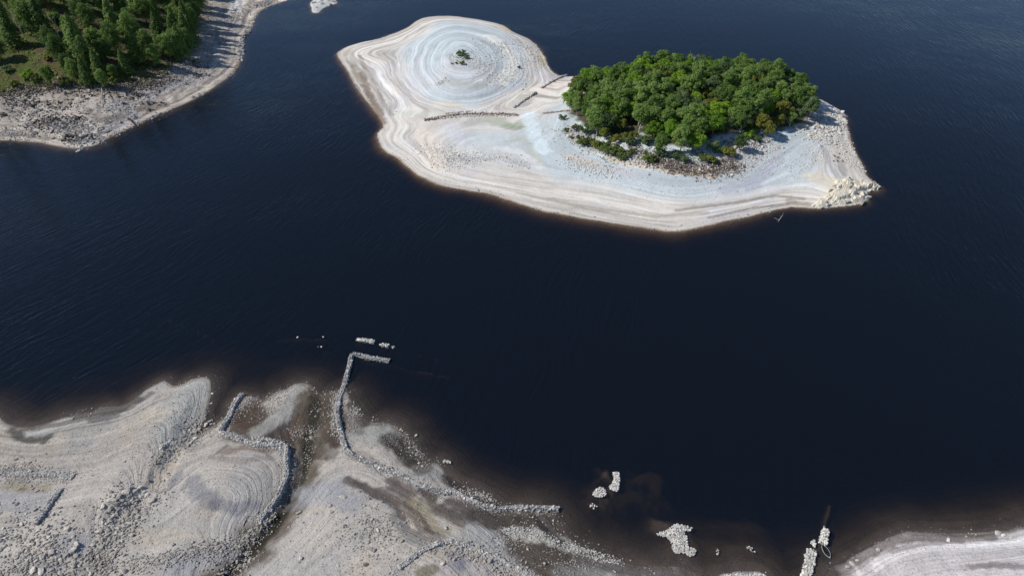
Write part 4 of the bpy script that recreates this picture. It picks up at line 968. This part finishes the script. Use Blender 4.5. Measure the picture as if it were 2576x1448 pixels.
field('pale rock on the small islet at the top edge', 'rocks of the small islet', [], 1, 0, 1, 1) if False else None
for i, (u, v, s) in enumerate([(790,8,1.6),(805,4,2.0),(822,2,1.9),(838,5,1.6),(796,20,1.3),(812,12,1.7),(829,10,1.4)]):
    x, y = ov(u, v, .5)
    boulder('%s pale rock on the small islet at the top edge' % ordinal(i), 0, 0, s, 'wboulder', 'rocks of the small islet', xyz=(float(x), float(y), .2))

# ------------------------------------------------------------------ trees and shrubs
def leaf_quads(P, Nn, size, r, aspect=1.5):
    n = len(P)
    Nn = Nn / np.linalg.norm(Nn, axis=1)[:, None]
    a = r.normal(size=(n, 3)); U = np.cross(Nn, a); U /= np.linalg.norm(U, axis=1)[:, None]; W = np.cross(Nn, U)
    s = (size * r.uniform(.6, 1.3, n))[:, None]
    U = U * s * .5 * aspect; W = W * s * .5
    V = np.stack([P - U, P - W * .9 + U * .1, P + U, P + W * .9 - U * .1], 1).reshape(-1, 3)
    return V, np.arange(4 * n).reshape(-1, 4)

def crown_mesh(name, seed, R, Hh, z0, nl, nq, ls, mat, low=-.5):
    """lobed broadleaf crown: leaf sprays over many uneven clumps"""
    r = np.random.default_rng(seed)
    C = []; rad = []
    for k in range(nl):
        d = r.normal(size=3); d[2] = d[2] * .8 + .25; d /= np.linalg.norm(d)
        q = r.uniform(.25, 1.08) ** .7
        C.append([d[0] * R * q * .78, d[1] * R * q * .78, z0 + Hh * .5 + d[2] * Hh * .5 * q * .85]); rad.append(R * r.uniform(.13, .40))
    C = np.array(C); rad = np.array(rad)
    k = r.choice(nl, nq, p=rad ** 2 / (rad ** 2).sum())
    d = r.normal(size=(nq, 3)); d[:, 2] = np.where(d[:, 2] < low, -d[:, 2], d[:, 2]); d /= np.linalg.norm(d, axis=1)[:, None]
    P = C[k] + d * (rad[k] * r.uniform(.6, 1.12, nq) ** .6)[:, None] * np.array([1, 1, .85])
    P[:, 2] = np.maximum(P[:, 2], .1)
    V, F = leaf_quads(P, d + r.normal(0, .55, (nq, 3)) + np.array([0, 0, .35]), ls, r)
    return mesh_np(name, V, F, mat)

def tube(path, radii, n=6):
    path = np.array(path, float); V = []; F = []
    for i, (p, rr) in enumerate(zip(path, radii)):
        d = path[min(i + 1, len(path) - 1)] - path[max(i - 1, 0)]; d /= np.linalg.norm(d)
        a = np.cross(d, [0.31, .2, .93] if abs(d[2]) < .9 else [1, 0, 0]); a /= np.linalg.norm(a); b = np.cross(d, a)
        for k in range(n):
            t = 2 * math.pi * k / n; V.append(p + (a * math.cos(t) + b * math.sin(t)) * rr)
    for i in range(len(path) - 1):
        for k in range(n):
            F.append((i * n + k, i * n + (k + 1) % n, (i + 1) * n + (k + 1) % n, (i + 1) * n + k))
    return np.array(V), np.array(F)
def merge(L):
    Vs, Fs, o = [], [], 0
    for v, f in L: Vs.append(v); Fs.append(f + o); o += len(v)
    return np.concatenate(Vs), np.concatenate(Fs)
def trunk_mesh(name, seed, h, r0, limbs, mat, spread=1.0):
    r = np.random.default_rng(seed); parts = []
    pts = [(r.normal(0, .12) * i, r.normal(0, .12) * i, h * i / 5) for i in range(6)]; pts[0] = (0, 0, -.4)
    parts.append(tube(pts, [r0 * (1.25 - i * .2) for i in range(6)]))
    for k in range(limbs):
        i = r.integers(1, 5); b = np.array(pts[i]); a = r.uniform(0, 6.28); l = h * r.uniform(.3, .5)
        q = [b + np.array([math.cos(a) * l * t * spread, math.sin(a) * l * t * spread, l * t * .8]) for t in (0, .5, 1)]
        parts.append(tube(q, [r0 * .5, r0 * .3, r0 * .1], 5))
    v, f = merge(parts); return mesh_np(name, v, f, mat, True)

def conifer_mesh(name, seed, Hh, R, nq, mat, thin=1.0):
    """spruce: drooping sprays on whorled branches"""
    r = np.random.default_rng(seed); P = []; Nn = []
    lv = 26
    wob = r.uniform(.7, 1.15, (lv, 12))
    per = nq // (lv * 9)
    for l in range(lv):
        t = l / (lv - 1); z = Hh * (.14 + .86 * t); rr = R * (1 - t) ** .62 * (1 if l % 2 else .86) + .12
        for b in range(9):
            a = b * 2 * math.pi / 9 + l * 1.7 + r.normal(0, .15); rl = rr * wob[l, b]
            for k in range(per):
                q = math.sqrt(r.uniform(.04, 1))
                d = a + r.normal(0, .16)
                P.append([math.cos(d) * rl * q, math.sin(d) * rl * q, z - q * q * rl * .42 + r.normal(0, .12) + .1 * rl])
                Nn.append([math.cos(d) * .6, math.sin(d) * .6, .9 + r.normal(0, .35)])
    P = np.array(P); Nn = np.array(Nn) + r.normal(0, .35, P.shape)
    V, F = leaf_quads(P, Nn, .55, r, 1.7)
    return mesh_np(name, V, F, mat)

KIND = {}
def kind(key, label_mat, R, Hh, z0, mat, bark, nv=4, nl=26, nq=1500, ls=.42, limbs=6):
    KIND[key] = [(crown_mesh('crown', 1000 + hash_s(key) + i, R, Hh, z0, nl, nq, ls, mat), trunk_mesh('trunk', 2000 + i, z0 + Hh * .7, .17, limbs, bark)) for i in range(nv)]
def hash_s(s): return sum(ord(c) * (i + 3) for i, c in enumerate(s)) % 900
kind('birch', '', 3.0, 7.4, 1.8, M_LEAF, M_BIRCH, 9, 56, 3600, .33)
kind('bright', '', 3.6, 6.0, 1.8, M_LEAF_B, M_BARK, 4, 46, 3200, .36)
kind('olive', '', 3.4, 5.6, 1.6, M_LEAF_O, M_BARK, 3, 30, 1600, .46)
kind('grey', '', 3.0, 6.0, 1.8, M_LEAF_D, M_BARK, 4, 44, 3000, .32)
SPR = [(conifer_mesh('crown', 300 + i, 1.0 * h, w, 5200, M_NEEDLE), trunk_mesh('trunk', 400 + i, h * .95, .26, 0, M_BARK)) for i, (h, w) in enumerate([(22, 6.0), (25, 6.4), (18, 5.6), (26, 6.0), (15, 5.2)])]

BUSHY = [(crown_mesh('crown', 350 + i, R, h, 1.0, 90, 7500, .40, M_NEEDLE if i % 2 else M_LEAF, -.7), trunk_mesh('trunk', 450 + i, h * .9, .26, 8, M_BARK)) for i, (R, h) in enumerate([(4.6, 15), (5.4, 17), (4.2, 13), (5.0, 19)])]
def tree(name, proto, x, y, s, label, cat, group, sz=1.0):
    z = float(H(x, y)[0])
    root = tag(link(name, None, None, (x, y, z - .1), (0, 0, random.uniform(0, 6.28)), (s, s, s * sz)), label, cat, group)
    c = link('crown', proto[0], root); t = link('trunk', proto[1], root)
    return root

# trees seen singly at the near edge of the wood (traced at the foot)
FR = [(1450,292,'birch',.75,'rounded dark green tree at the very left end of the island wood'),(1475,305,'birch',.7,'leafy tree second from the left end of the island wood, on the near side'),
 (1520,345,'olive',.62,'domed yellow green tree on the near left of the wood, under its shrubs'),(1590,352,'olive',.55,'low domed olive bush-like tree standing just clear of the wood'),(1560,330,'olive',.6,'pale olive tree behind the two low domes'),
 (1660,385,'birch',.85,'dense green tree on the near edge, left of the projecting trees'),(1710,378,'birch',1.0,'large green tree projecting furthest toward the shore'),(1742,376,'bright',.95,'large bright-topped tree beside the projecting green tree'),(1690,345,'bright',.95,'bright green broad tree just inside the near edge'),
 (1640,345,'bright',.85,'bluish green broad tree left of the bright one'),(1790,340,'bright',1.05,'brightest yellow green sycamore in the middle of the wood'),(1765,322,'bright',.9,'bright green tree left of the brightest sycamore'),(1785,285,'olive',.85,'orange olive tree behind the brightest sycamore'),(1820,300,'bright',.8,'green gold tree at the right shoulder of the brightest sycamore'),
 (1850,270,'bright',.75,'bright green tree deep in the right half of the wood'),(1910,332,'olive',.95,'tall domed yellow green tree on the right near edge'),(1925,338,'olive',.8,'lower lobe tree against the tall dome on the right near edge'),(1955,322,'olive',.7,'small domed tree right of the tall dome'),
 (1858,372,'grey',.75,'round grey green tree standing apart on the slope'),(2005,308,'grey',.7,'pale grey green bush-like tree above the rock spill'),(2035,292,'birch',.75,'last tree at the right end of the island wood'),(1985,318,'birch',.6,'narrow light green tree near the rock spill')]
used = []
for u, v, k, s, lab in FR:
    x, y, z = drop(u, v + (7 if v > 335 else 0)); x, y = float(x[0]), float(y[0]); used.append((x, y))
    tree({'birch': 'birch_tree', 'bright': 'sycamore_tree', 'olive': 'willow_tree', 'grey': 'willow_tree'}[k], random.choice(KIND[k]), x, y, s * 1.22, lab, 'tree', 'trees of the island wood', random.uniform(.85, 1.0) if k != 'birch' else 1)
bx0, by0 = P_WOOD.min(0); bx1, by1 = P_WOOD.max(0)
spots = []
tries = 0
while tries < 9000 and len(spots) < 270:
    tries += 1
    x = random.uniform(bx0, bx1); y = random.uniform(by0, by1)
    if not in_poly(np.array([x]), np.array([y]), P_WOOD)[0]: continue
    if any((x - a) ** 2 + (y - b) ** 2 < 4.1 ** 2 for a, b in spots) or any((x - a) ** 2 + (y - b) ** 2 < 4.6 ** 2 for a, b in used): continue
    spots.append((x, y))
rows = {}
for x, y in spots:
    f = (y - by0) / (by1 - by0); rows.setdefault(min(7, int(f * 8)), []).append((x, y))
RN = ['nearest', 'second nearest', 'third nearest', 'fourth nearest', 'fourth farthest', 'third farthest', 'second farthest', 'farthest']
for rk, lst in rows.items():
    lst.sort()
    for i, (x, y) in enumerate(lst):
        k = random.choices(['birch', 'grey', 'bright', 'olive'], [.66, .14, .13, .07])[0]
        nm = {'birch': 'dark green birch', 'grey': 'grey green willow', 'bright': 'bright green sycamore', 'olive': 'olive willow'}[k]
        tree({'birch': 'birch_tree', 'bright': 'sycamore_tree', 'olive': 'willow_tree', 'grey': 'willow_tree'}[k], random.choice(KIND[k]), x, y, random.uniform(.88, 1.3) * (1.08 if rk > 4 else 1),
             '%s, %s from the left in the %s row of the island wood' % (nm, ordinal(i), RN[rk]), 'tree', 'trees of the island wood', random.uniform(.8, 1.12))
# one dead birch snag
x, y, z = drop(1738, 205)
tag(link('dead_tree', trunk_mesh('dead_tree', 77, 10.5, .2, 9, M_DEAD, .45), None, (float(x[0]), float(y[0]), float(z[0]))), 'bleached bare dead tree poking through the back of the island wood', 'dead tree')
x, y, z = drop(1752, 305)
tag(link('dead_tree', trunk_mesh('dead_tree', 78, 8.5, .22, 14, M_DEAD, .8), None, (float(x[0]), float(y[0]), float(z[0]))), 'grey leafless tree in the dark gap in the middle of the island wood', 'dead tree')

SHR = [crown_mesh('shrub', 500 + i, 1.5, 1.5, 0.0, 14, 520, .26, [M_SHRUB, M_LEAF_O, M_LEAF_D, M_LEAF_B][i % 4], -.1) for i in range(8)]
def shrub(label, u, v, s, k, group, xy=None, flat=1.0):
    if xy is None:
        x, y, z = drop(u, v); x, y, z = float(x[0]), float(y[0]), float(z[0])
    else: x, y = xy; z = float(H(x, y)[0])
    return tag(link('shrub', SHR[k % 8], None, (x, y, z - .1), (0, 0, random.uniform(0, 6.28)), (s, s, s * flat)), label, 'shrub', group)
for lab, u, v, s, k in [
 ('small shrub alone on the gravel left of the wood, uppermost of three', 1414,300,.85,0),('round shrub right and below the uppermost one on the gravel', 1449,328,1.1,0),('tiny shrub left of the round shrub on the gravel', 1426,330,.65,1),('low tuft below the shrubs at the left of the wood',1437,349,.5,1),
 ('pale shrub at the left foot of the first domed tree',1476,335,1.3,2),('left end shrub of the long shrub bank',1462,362,1.3,0),('second shrub of the long shrub bank',1480,366,1.4,0),('third shrub of the long shrub bank',1498,370,1.3,1),('fourth shrub of the long shrub bank',1515,378,1.5,0),('fifth shrub of the long shrub bank',1535,384,1.6,0),('sixth shrub of the long shrub bank',1552,388,1.4,0),
 ('right end shrub of the long shrub bank',1572,396,1.1,0),('lowest small shrub below the right end of the bank',1563,401,.9,0),('shrub left of centre behind the long bank',1545,358,1.3,1),('dark shrub beside the one behind the long bank',1582,364,1.2,2),('shrub above the bank, near the second dome',1568,352,1.2,1),
 ('greyish shrub in the gravel right of the bank',1622,362,1.3,2),('little shrub between the bank and the far scrub',1590,384,.8,0),('wide low shrub left of the heathery scrub',1628,403,1.3,0),('right half of the wide low shrub',1640,407,1.0,0),('thin grey shrub in the heathery scrub',1660,392,1.2,2),
 ('grey green shrub on the brown scrub',1700,400,1.2,2),('pale shrub on the brown scrub right of the grey green one',1720,408,1.0,2),('left shrub of the bright pair near the rocks',1768,403,1.1,0),('right taller shrub of the bright pair near the rocks',1786,406,1.25,1),('left shrub of the pair below the grey green tree',1812,382,1.1,0),
 ('right shrub of the pair below the grey green tree',1828,390,1.4,1),('bright upright shrub above the grey green tree',1880,345,1.3,3),('second bright shrub above the grey green tree',1886,334,1.2,3),('grey shrub at the edge of the gravel bay',1902,355,.9,2),('shrub at the shaded foot of the wood left of the bay',1795,375,1.2,2)]:
    shrub(lab, u, v, s * 1.5, k, 'shrubs on the near slope of the island')
for lab, u, v, s in [('largest dark bush at the summit of the ringed mound', 1155,141,1.2),('bush beside the largest at the mound summit',1165,136,1.0),('right hand bush at the mound summit',1174,148,.95),('lone low bush below the mound summit',1163,163,.9),('small tuft left of the lone low bush',1148,161,.5),('tiny tuft at the far left of the mound summit',1137,162,.4),('dark tuft on the right flank of the ringed mound',1305,172,.6)]:
    shrub(lab, u, v, s * 1.15, 2, 'bushes on the ringed mound')

# bare scrub and bracken: uncountable
def tufts(name, P, size, mat, k=5, seed=1):
    r = np.random.default_rng(seed); n = len(P)
    Q = np.repeat(P, k, 0) + r.normal(0, 1, (n * k, 3)) * np.repeat(size, k)[:, None] * np.array([.5, .5, .18]) + np.array([0, 0, .12])
    V, F = leaf_quads(Q, r.normal(0, .7, Q.shape) + np.array([0, -.1, .6]), np.repeat(size, k) * .7, r)
    return tag(link(name, mesh_np(name, V, F, mat)), kind='stuff')
def scatter_uv(areas):
    Ps, Ss = [], []
    for pts, r, n, s in areas:
        P = np.array(pts, float); k = rng.integers(0, len(P), n)
        x, y, z = drop(P[k, 0], P[k, 1]); x = x + rng.normal(0, r, n); y = y + rng.normal(0, r, n); z = H(x, y); ok = z > .5
        Ps.append(np.stack([x, y, z], 1)[ok]); Ss.append((s * rng.uniform(.6, 1.4, n))[ok])
    return np.concatenate(Ps), np.concatenate(Ss)
P, s = scatter_uv([([(1650,405),(1680,412),(1710,420),(1740,425),(1790,425),(1820,420),(1840,415)], 2.6, 900, .55), ([(1850,370),(1880,360),(1760,395)], 3, 300, .5), ([(1640,385),(1600,375)], 3, 200, .5)])
tufts('heather_scrub', P, s, M_TWIG, 5, 3)
P, s = scatter_uv([([(1440,340),(1470,360),(1500,350),(1600,380),(1540,400),(1650,395),(1430,320),(1900,345)], 3.5, 260, .45), ([(1155,142),(1165,150)], 2.2, 60, .4), ([(1500,330),(1600,340),(1800,370),(1950,330)], 4, 300, .6)])
tufts('low_green_ground_plants', P, s, M_LEAF_D, 5, 4)

# ---- wooded shore at the upper left
def edge_points(n, spread):
    W = np.array([P_VEG[i] + (P_VEG[i + 1] - P_VEG[i]) * t for i in range(2, 15) for t in np.linspace(0, 1, 30)])
    k = rng.integers(0, len(W), n); x, y = (W[k] + rng.normal(0, spread, (n, 2))).T
    z = H(x, y); ok = z > .6; return np.column_stack([x, y, z])[ok]
P = edge_points(1500, 2.6); tufts('dark_root_brash', P, rng.uniform(.5, 1.3, len(P)), M_DARKWOOD, 4, 8)
P = edge_points(500, 3.5); tufts('bleached_brash', P, rng.uniform(.4, 1.0, len(P)), M_DEAD, 3, 9)
P, s = scatter_uv([([(95,305),(120,308),(180,300),(130,300),(60,262),(90,262),(170,262),(200,300)], 3.5, 420, .7), ([(165,352),(185,352),(205,350),(235,350)], 2.5, 200, .7), ([(330,240),(350,240),(380,265),(470,160),(500,165),(500,190)], 3, 260, .6)])
tufts('dark_root_tangle', P, s, M_DARKWOOD, 4, 10)
def veg_points(n, margin=0.0):
    out = []
    while len(out) < n:
        x = random.uniform(-330, -125); y = random.uniform(240, 520)
        if in_poly(np.array([x]), np.array([y]), P_VEG)[0]: out.append((x, y))
    return np.array(out)
Q = veg_points(15000)
z = H(Q[:, 0], Q[:, 1]); keep = fbm(Q[:, 0] * .09, Q[:, 1] * .09, 77, 3) > .40
P = np.concatenate([Q, z[:, None]], 1)[keep]
tufts('bracken_undergrowth', P[::2], rng.uniform(.5, 1.15, len(P[::2])), M_FERN, 5, 5)
tufts('heather_undergrowth', P[1::5], rng.uniform(.4, .9, len(P[1::5])), M_TWIG, 4, 6)

SP_UV = [(20,75),(60,55),(40,120),(85,95),(5,150),(125,30),(150,75),(165,20),(190,110),(205,60),(215,165),(175,190),(225,215),(195,205),(245,130),(235,90),(270,160),(255,195),(290,200),(300,150),(320,185),(340,120),(350,160),(375,140),
         (395,170),(410,120),(430,150),(450,110),(440,60),(465,85),(480,100),(470,45),(485,60),(495,25),(420,30),(400,70),(370,60),(345,30),(310,45),(330,85),(290,80),(265,40),(380,20),(100,20),(60,10),(20,20),(240,15),(450,15),(130,215),(265,222),(500,-10),(470,-20),(478,122),(486,88),(492,50),(500,12),(455,140),(462,100),(474,75),(140,140),(118,95),(160,170),(200,150),(225,180),(185,90),(210,30),(180,0),(498,30),(505,-5),(495,72),(488,110),(476,135),(462,150),(500,50),(508,18),(482,70),(470,118),(448,128),(440,152)]
for i, (u, v) in enumerate(SP_UV):
    x, y, z = drop(u, v)
    k = i % 5
    col = ['at the far left', 'left of the clearing', 'in the middle', 'right of the fallen logs', 'at the shore edge'][min(4, int(u // 105))]
    row = 'near the beach' if v > 150 else ('halfway up' if v > 70 else 'near the top edge')
    key = (col, row, i % 5 in (1, 3, 4) or bool(u < 250 and i % 2)); rows.setdefault(key, []).append(1); n = len(rows[key])
    s = random.uniform(.62, .95) * (.75 if v > 180 else 1.0)
    bushy = i % 5 in (1, 3, 4) or (u < 250 and i % 2)
    tree('pine_tree' if bushy else 'spruce_tree', BUSHY[i % 4] if bushy else SPR[k], float(x[0]), float(y[0]), s, '%s %s %s in upper left wood, %s' % (ordinal(n - 1), 'bushy conifer' if bushy else 'pointed spruce', row, col), 'tree', 'spruces of the upper left wood', random.uniform(.9, 1.15))
for i in range(26):      # trees continuing out of frame
    x, y = random.uniform(-380, -235), random.uniform(300, 520)
    if to_pic(x, y, 15)[0] > -30 and to_pic(x, y, 25)[1] > -20: continue
    tree('spruce_tree', SPR[i % 5], x, y, random.uniform(.7, 1), '%s spruce of those beyond the upper left corner of the picture' % ordinal(i), 'tree', 'spruces beyond the frame')
for lab, u, v, s, k in [('bright bush low on the grass at the far left', 70,195,2.2,3),('green bush left of the earth scar',95,205,2.0,0),('bush on the lower lip of the left grass',40,215,1.6,1),('bush above the earth scar',130,150,2.2,1),('pale bush among the left grass',20,180,1.8,2),('bush right of the earth scar',170,215,2.2,0),
  ('dark bush at the foot of the tallest spruces',215,215,2.0,0),('bush at the tree line over the root tangle',290,205,1.8,1),('bush beside the fallen logs',330,110,2.0,1),('bush right of the fallen logs',360,95,1.8,1),('bush on the slope near the beach shadow',380,165,1.6,0),('last bush before the shaded beach',420,178,1.5,1),('pale bush in the upper left opening',110,80,2.2,1),('bush under the white stone in the upper left',130,50,1.8,1),('bush at the left edge below the dark spruces',8,115,2.0,0)]:
    shrub(lab, u, v, s, k, 'bushes of the upper left wood')

# fallen logs, snags and roots
def log(label, a, b, r0, mat=None, stubs=5, name='fallen_log', cat='log', group='fallen logs', lift=.15, seed=1):
    xa, ya, za = [float(q[0]) for q in drop(*a)]; xb, yb, zb = [float(q[0]) for q in drop(*b)]
    r = np.random.default_rng(seed)
    A = np.array([xa, ya, max(za, -.2) + lift]); B = np.array([xb, yb, max(zb, -.2) + lift])
    d = B - A; L = np.linalg.norm(d)
    pts = [A + d * t + np.array([0, 0, .12 * math.sin(t * 3.1)]) + r.normal(0, .05, 3) for t in np.linspace(0, 1, 7)]
    parts = [tube(pts, [r0 * (1 - .75 * t) for t in np.linspace(0, 1, 7)], 7)]
    for k in range(stubs):
        t = r.uniform(.2, .95); b0 = A + d * t; dd = r.normal(size=3); dd[2] = abs(dd[2]) * .6; dd = dd / np.linalg.norm(dd) * r.uniform(.4, 1.6)
        parts.append(tube([b0, b0 + dd * .5, b0 + dd], [r0 * .35, r0 * .22, r0 * .08], 4))
    v, f = merge(parts); c = A.copy()
    return tag(link(name, mesh_np(name, v - c, f, mat or M_DEAD, True), None, tuple(c)), label, cat, group)
log('long dark fallen log lying level in the middle of the upper left wood', (305,103), (226,101), .55, M_DARKWOOD, 8, seed=3)
log('pale fallen log slanting below the long dark one', (252,126), (290,112), .35, None, 5, seed=4)
log('fallen trunk leaning down the slope below the logs', (300,160), (278,215), .3, None, 4, seed=5)
log('pale log near the top edge of the upper left wood', (70,16), (112,5), .35, None, 4, seed=6)
log('bleached log at the left frame edge among the brash', (0,132), (20,124), .3, None, 3, seed=7)
log('long brashy fallen trunk at the left frame edge', (0,180), (35,140), .3, None, 14, seed=8)
log('thin pole lying across the shaded top of the beach', (372,178), (398,152), .16, None, 1, seed=9)
log('grey log lying with its end in the water below the wooded shore', (323,298), (345,320), .42, M_DARKWOOD, 2, seed=10)
log('small brown log on the wooded beach left of centre', (128,337), (143,318), .32, M_DARKWOOD, 2, seed=11)
log('pale stranded trunk standing out of the root tangle', (256,205), (258,270), .36, None, 6, seed=12)
log('dark pole right of the pale stranded trunk', (262,215), (292,262), .22, M_DARKWOOD, 4, seed=13)
log('second dark pole right of the pale stranded trunk', (268,222), (286,262), .18, M_DARKWOOD, 3, seed=14)
log('third dark pole fanning from the root tangle', (278,215), (300,250), .18, M_DARKWOOD, 3, seed=15)
log('short dark log at the waterline of the wooded shore', (268,335), (282,328), .3, M_DARKWOOD, 1, seed=16)
log('thin crooked stick on the pale silt left of the stream', (612,1323), (633,1282), .09, M_DARKWOOD, 6, 'driftwood_stick', 'driftwood', 'driftwood', .06, 17)
# snags standing among the spruces
for i, (u, v, h) in enumerate([(60,90,13), (150,100,11), (365,120,15), (345,125,9), (320,95,10), (20,60,14)]):
    x, y, z = drop(u, v)
    tag(link('dead_tree', trunk_mesh('dead_tree', 600 + i, h, .2, 10, M_DEAD, .35), None, (float(x[0]), float(y[0]), float(z[0])), (random.gauss(0, .08), random.gauss(0, .08), 0)),
        ['thin bare pole leaning among the dark spruces at the top left', 'bare dead stem behind the pale bush', 'tall bleached stem right of the fallen logs', 'shorter bare stem beside the tall bleached one', 'bare stem above the fallen logs', 'bare stem in the extreme top left'][i], 'dead tree', 'dead stems of the upper left wood')

def stump(label, u, v, s, seed, mat):
    x, y, z = [float(q[0]) for q in drop(u, v)]
    r = np.random.default_rng(seed)
    root = tag(link('tree_stump', None, None, (x, y, z), (0, 0, r.uniform(0, 6)), (s, s, s)), label, 'tree stump', 'stumps on the wooded beach')
    h = r.uniform(.7, 1.6)
    t = tube([(0, 0, -.2), (.03, 0, .3), (.12, .05, h)], [.6, .38, .3], 8)
    link('trunk', mesh_np('trunk', *t, mat, True), root)
    for k in range(6):
        a = k * 1.05 + r.normal(0, .25); l = r.uniform(1.2, 2.6)
        q = [(math.cos(a) * .2, math.sin(a) * .2, .35), (math.cos(a) * l * .4, math.sin(a) * l * .4, .32 + r.uniform(0, .2)), (math.cos(a + .2) * l * .8, math.sin(a + .2) * l * .8, .2), (math.cos(a + .4) * l, math.sin(a + .4) * l, -.15)]
        link('root', mesh_np('root', *tube(q, [.26, .2, .12, .04], 5), mat, True), root)
ST = [(10,290,1.5),(18,262,1.2),(32,268,1),(80,268,1.3),(88,262,1.1),(100,278,1),(62,255,1),(120,262,1.2),(135,272,.9),(150,260,1.1),(160,276,1),(175,262,1),(95,305,1.1),(108,310,1),(122,308,1),(135,300,1),(165,318,.9),(180,300,1.1),(196,298,1),(205,320,1),(160,352,1.1),(180,356,1),(200,352,1.3),(175,342,1),(235,352,.9),
      (90,338,1),(330,250,1.2),(345,240,1.2),(350,225,1),(372,262,1),(375,278,1.1),(390,240,.9),(325,222,1.1),(310,262,1),(270,308,1),(470,160,1.2),(490,155,1.2),(505,158,1),(520,190,1),(500,192,1.1),(468,213,1),(485,245,.8),(300,245,.9),(190,240,1.1),(215,250,1)]
for i, (u, v, s) in enumerate(ST):
    reg = 'under the grass at the far left' if u < 110 and v < 290 else 'in the root field near the left water' if u < 210 and v > 285 else 'in the root tangle below the spruces' if u < 260 else 'on the middle of the wooded beach' if u < 400 else 'on the upper beach by the shade'
    rows.setdefault(reg, []).append(1)
    stump('%s of the bleached stumps %s' % (ordinal(len(rows[reg]) - 1), reg), u, v, s * .85, 700 + i, M_DARKWOOD if i % 3 == 0 else M_DEAD)

# ------------------------------------------------------------------ small things on and over the water
# sunken rowing boat: rim showing, hull under water
bx, by = ov(2078, 1386, 0.0); bx, by = float(bx), float(by)
boat = tag(link('rowing_boat', None, None, (bx, by, -.28), (0, 0, math.radians(8))), 'small sunken rowing boat with only its pale pointed rim showing', 'boat')
prof = [(-1.25, .30), (-1.0, .42), (-.5, .55), (0, .60), (.5, .54), (.9, .38), (1.2, .16), (1.38, .01)]   # stern .. bow along -y
def hull(inset, z0, z1):
    V = []
    for t, w in prof:
        w = max(w - inset, .01)
        for k in (-1, -.6, 0, .6, 1): V.append((k * w * (1 if abs(k) == 1 else .95), -t * (1 - inset * .05), z1 if abs(k) == 1 else (z0 + .06 if k else z0)))
    F = []
    for i in range(len(prof) - 1):
        for k in range(4): F.append((i * 5 + k, i * 5 + k + 1, (i + 1) * 5 + k + 1, (i + 1) * 5 + k))
    return np.array(V, float), np.array(F)
link('hull', mesh_np('hull', *hull(.0, -.2, .3), M_BOAT_IN, True), boat)
pr = [(w, -t, .31 + .03 * max(t, 0)) for t, w in prof]; pl = [(-w, -t, .31 + .03 * max(t, 0)) for t, w in prof]
link('gunwale', mesh_np('gunwale', *tube(pr, [.025] * 8, 5), M_BOAT, True), boat)
link('gunwale', mesh_np('gunwale', *tube(pl, [.045] * 8, 5), M_BOAT, True), boat)
link('transom', mesh_np('transom', *box(-.3, 1.22, -.1, .3, 1.28, .31), M_BOAT_IN), boat)
link('thwart', mesh_np('thwart', *box(-.54, -.12, .12, .54, .1, .16), M_BOAT_IN), boat)
bq = tube([(0, -1.1, .3), (0, -1.3, .36), (0, -1.44, .42)], [.10, .07, .04], 5)
link('stem', mesh_np('stem', *bq, M_BOAT, True), boat)

# pale forked branch sticking out of the water below the island
x, y = ov(1957, 555, 0)
v, f = merge([tube([(0, 0, -.6), (.2, 0, .2), (1.0, .2, 1.9), (1.1, .3, 2.7)], [.12, .1, .06, .02]), tube([(.2, 0, .1), (-1.0, .1, .8), (-1.7, .2, .9)], [.09, .06, .02], 5), tube([(.7, .1, 1.2), (.2, .3, 1.9)], [.05, .02], 4)])
tag(link('dead_branch', mesh_np('dead_branch', v, f, M_DEAD, True), None, (float(x), float(y), 0)), 'pale forked dead branch poking out of the water below the island tip', 'branch')

def bird(label, loc, rz, s, mat, flying):
    body = tube([(0, -.3, 0), (0, -.2, .02), (0, 0, .04), (0, .16, .06), (0, .24, .1), (0, .32, .1), (0, .38, .08)], [.02, .06, .1, .08, .05, .05, .01], 8)
    parts = [body]
    root = tag(link('bird', None, None, loc, (0, 0, rz), (s, s, s)), label, 'bird', None if flying else 'dark birds resting on the island gravel')
    link('body', mesh_np('body', *body, mat, True), root)
    for sg in (-1, 1):
        if flying:
            V = np.array([(sg * .05, .1, .06), (sg * .05, -.08, .05), (sg * .4, .16, .22), (sg * .4, .02, .2), (sg * .82, -.02, .12), (sg * .8, -.06, .12), (sg * .05, .1, .08), (sg * .05, -.08, .07), (sg * .4, .16, .24), (sg * .4, .02, .22), (sg * .82, -.02, .13), (sg * .8, -.06, .13)], float)
            Fq = np.array([(0, 1, 3, 2), (2, 3, 5, 4), (6, 8, 9, 7), (8, 10, 11, 9), (0, 2, 8, 6), (2, 4, 10, 8), (1, 7, 9, 3), (3, 9, 11, 5), (4, 5, 11, 10)])
            link('wing', mesh_np('wing', V, Fq, mat), root)
        else:
            link('wing', mesh_np('wing', *tube([(sg * .08, .1, .05), (sg * .1, -.05, .05), (sg * .05, -.3, .02)], [.05, .06, .01], 6), mat, True), root)
            link('leg', mesh_np('leg', *tube([(sg * .04, 0, 0), (sg * .04, 0, -.22)], [.012, .012], 4), mat), root)
x, y = ov(2028, 215, 12)
bird('white gull flying over the water right of the island wood', (float(x), float(y), 12), 1.9, 1.35, M_BIRD_W, True)
for i, (a, b) in enumerate([(1180,860),(1205,870),(1175,895),(1200,895),(1215,845),(1240,898)]):
    u, v = 1677 + .3566 * a, 87.2 + .3566 * b
    x, y, z = [float(q[0]) for q in drop(u, v)]
    bird(['dark bird at the upper left of the six on the gravel', 'dark bird in the middle of the six on the gravel', 'dark bird at the lower left of the six on the gravel', 'dark bird at the bottom centre of the six on the gravel', 'topmost dark bird of the six on the gravel', 'dark bird furthest right of the six on the gravel'][i],
         (x, y, z + .3), random.uniform(0, 6), 1.5, M_BIRD_D, False)
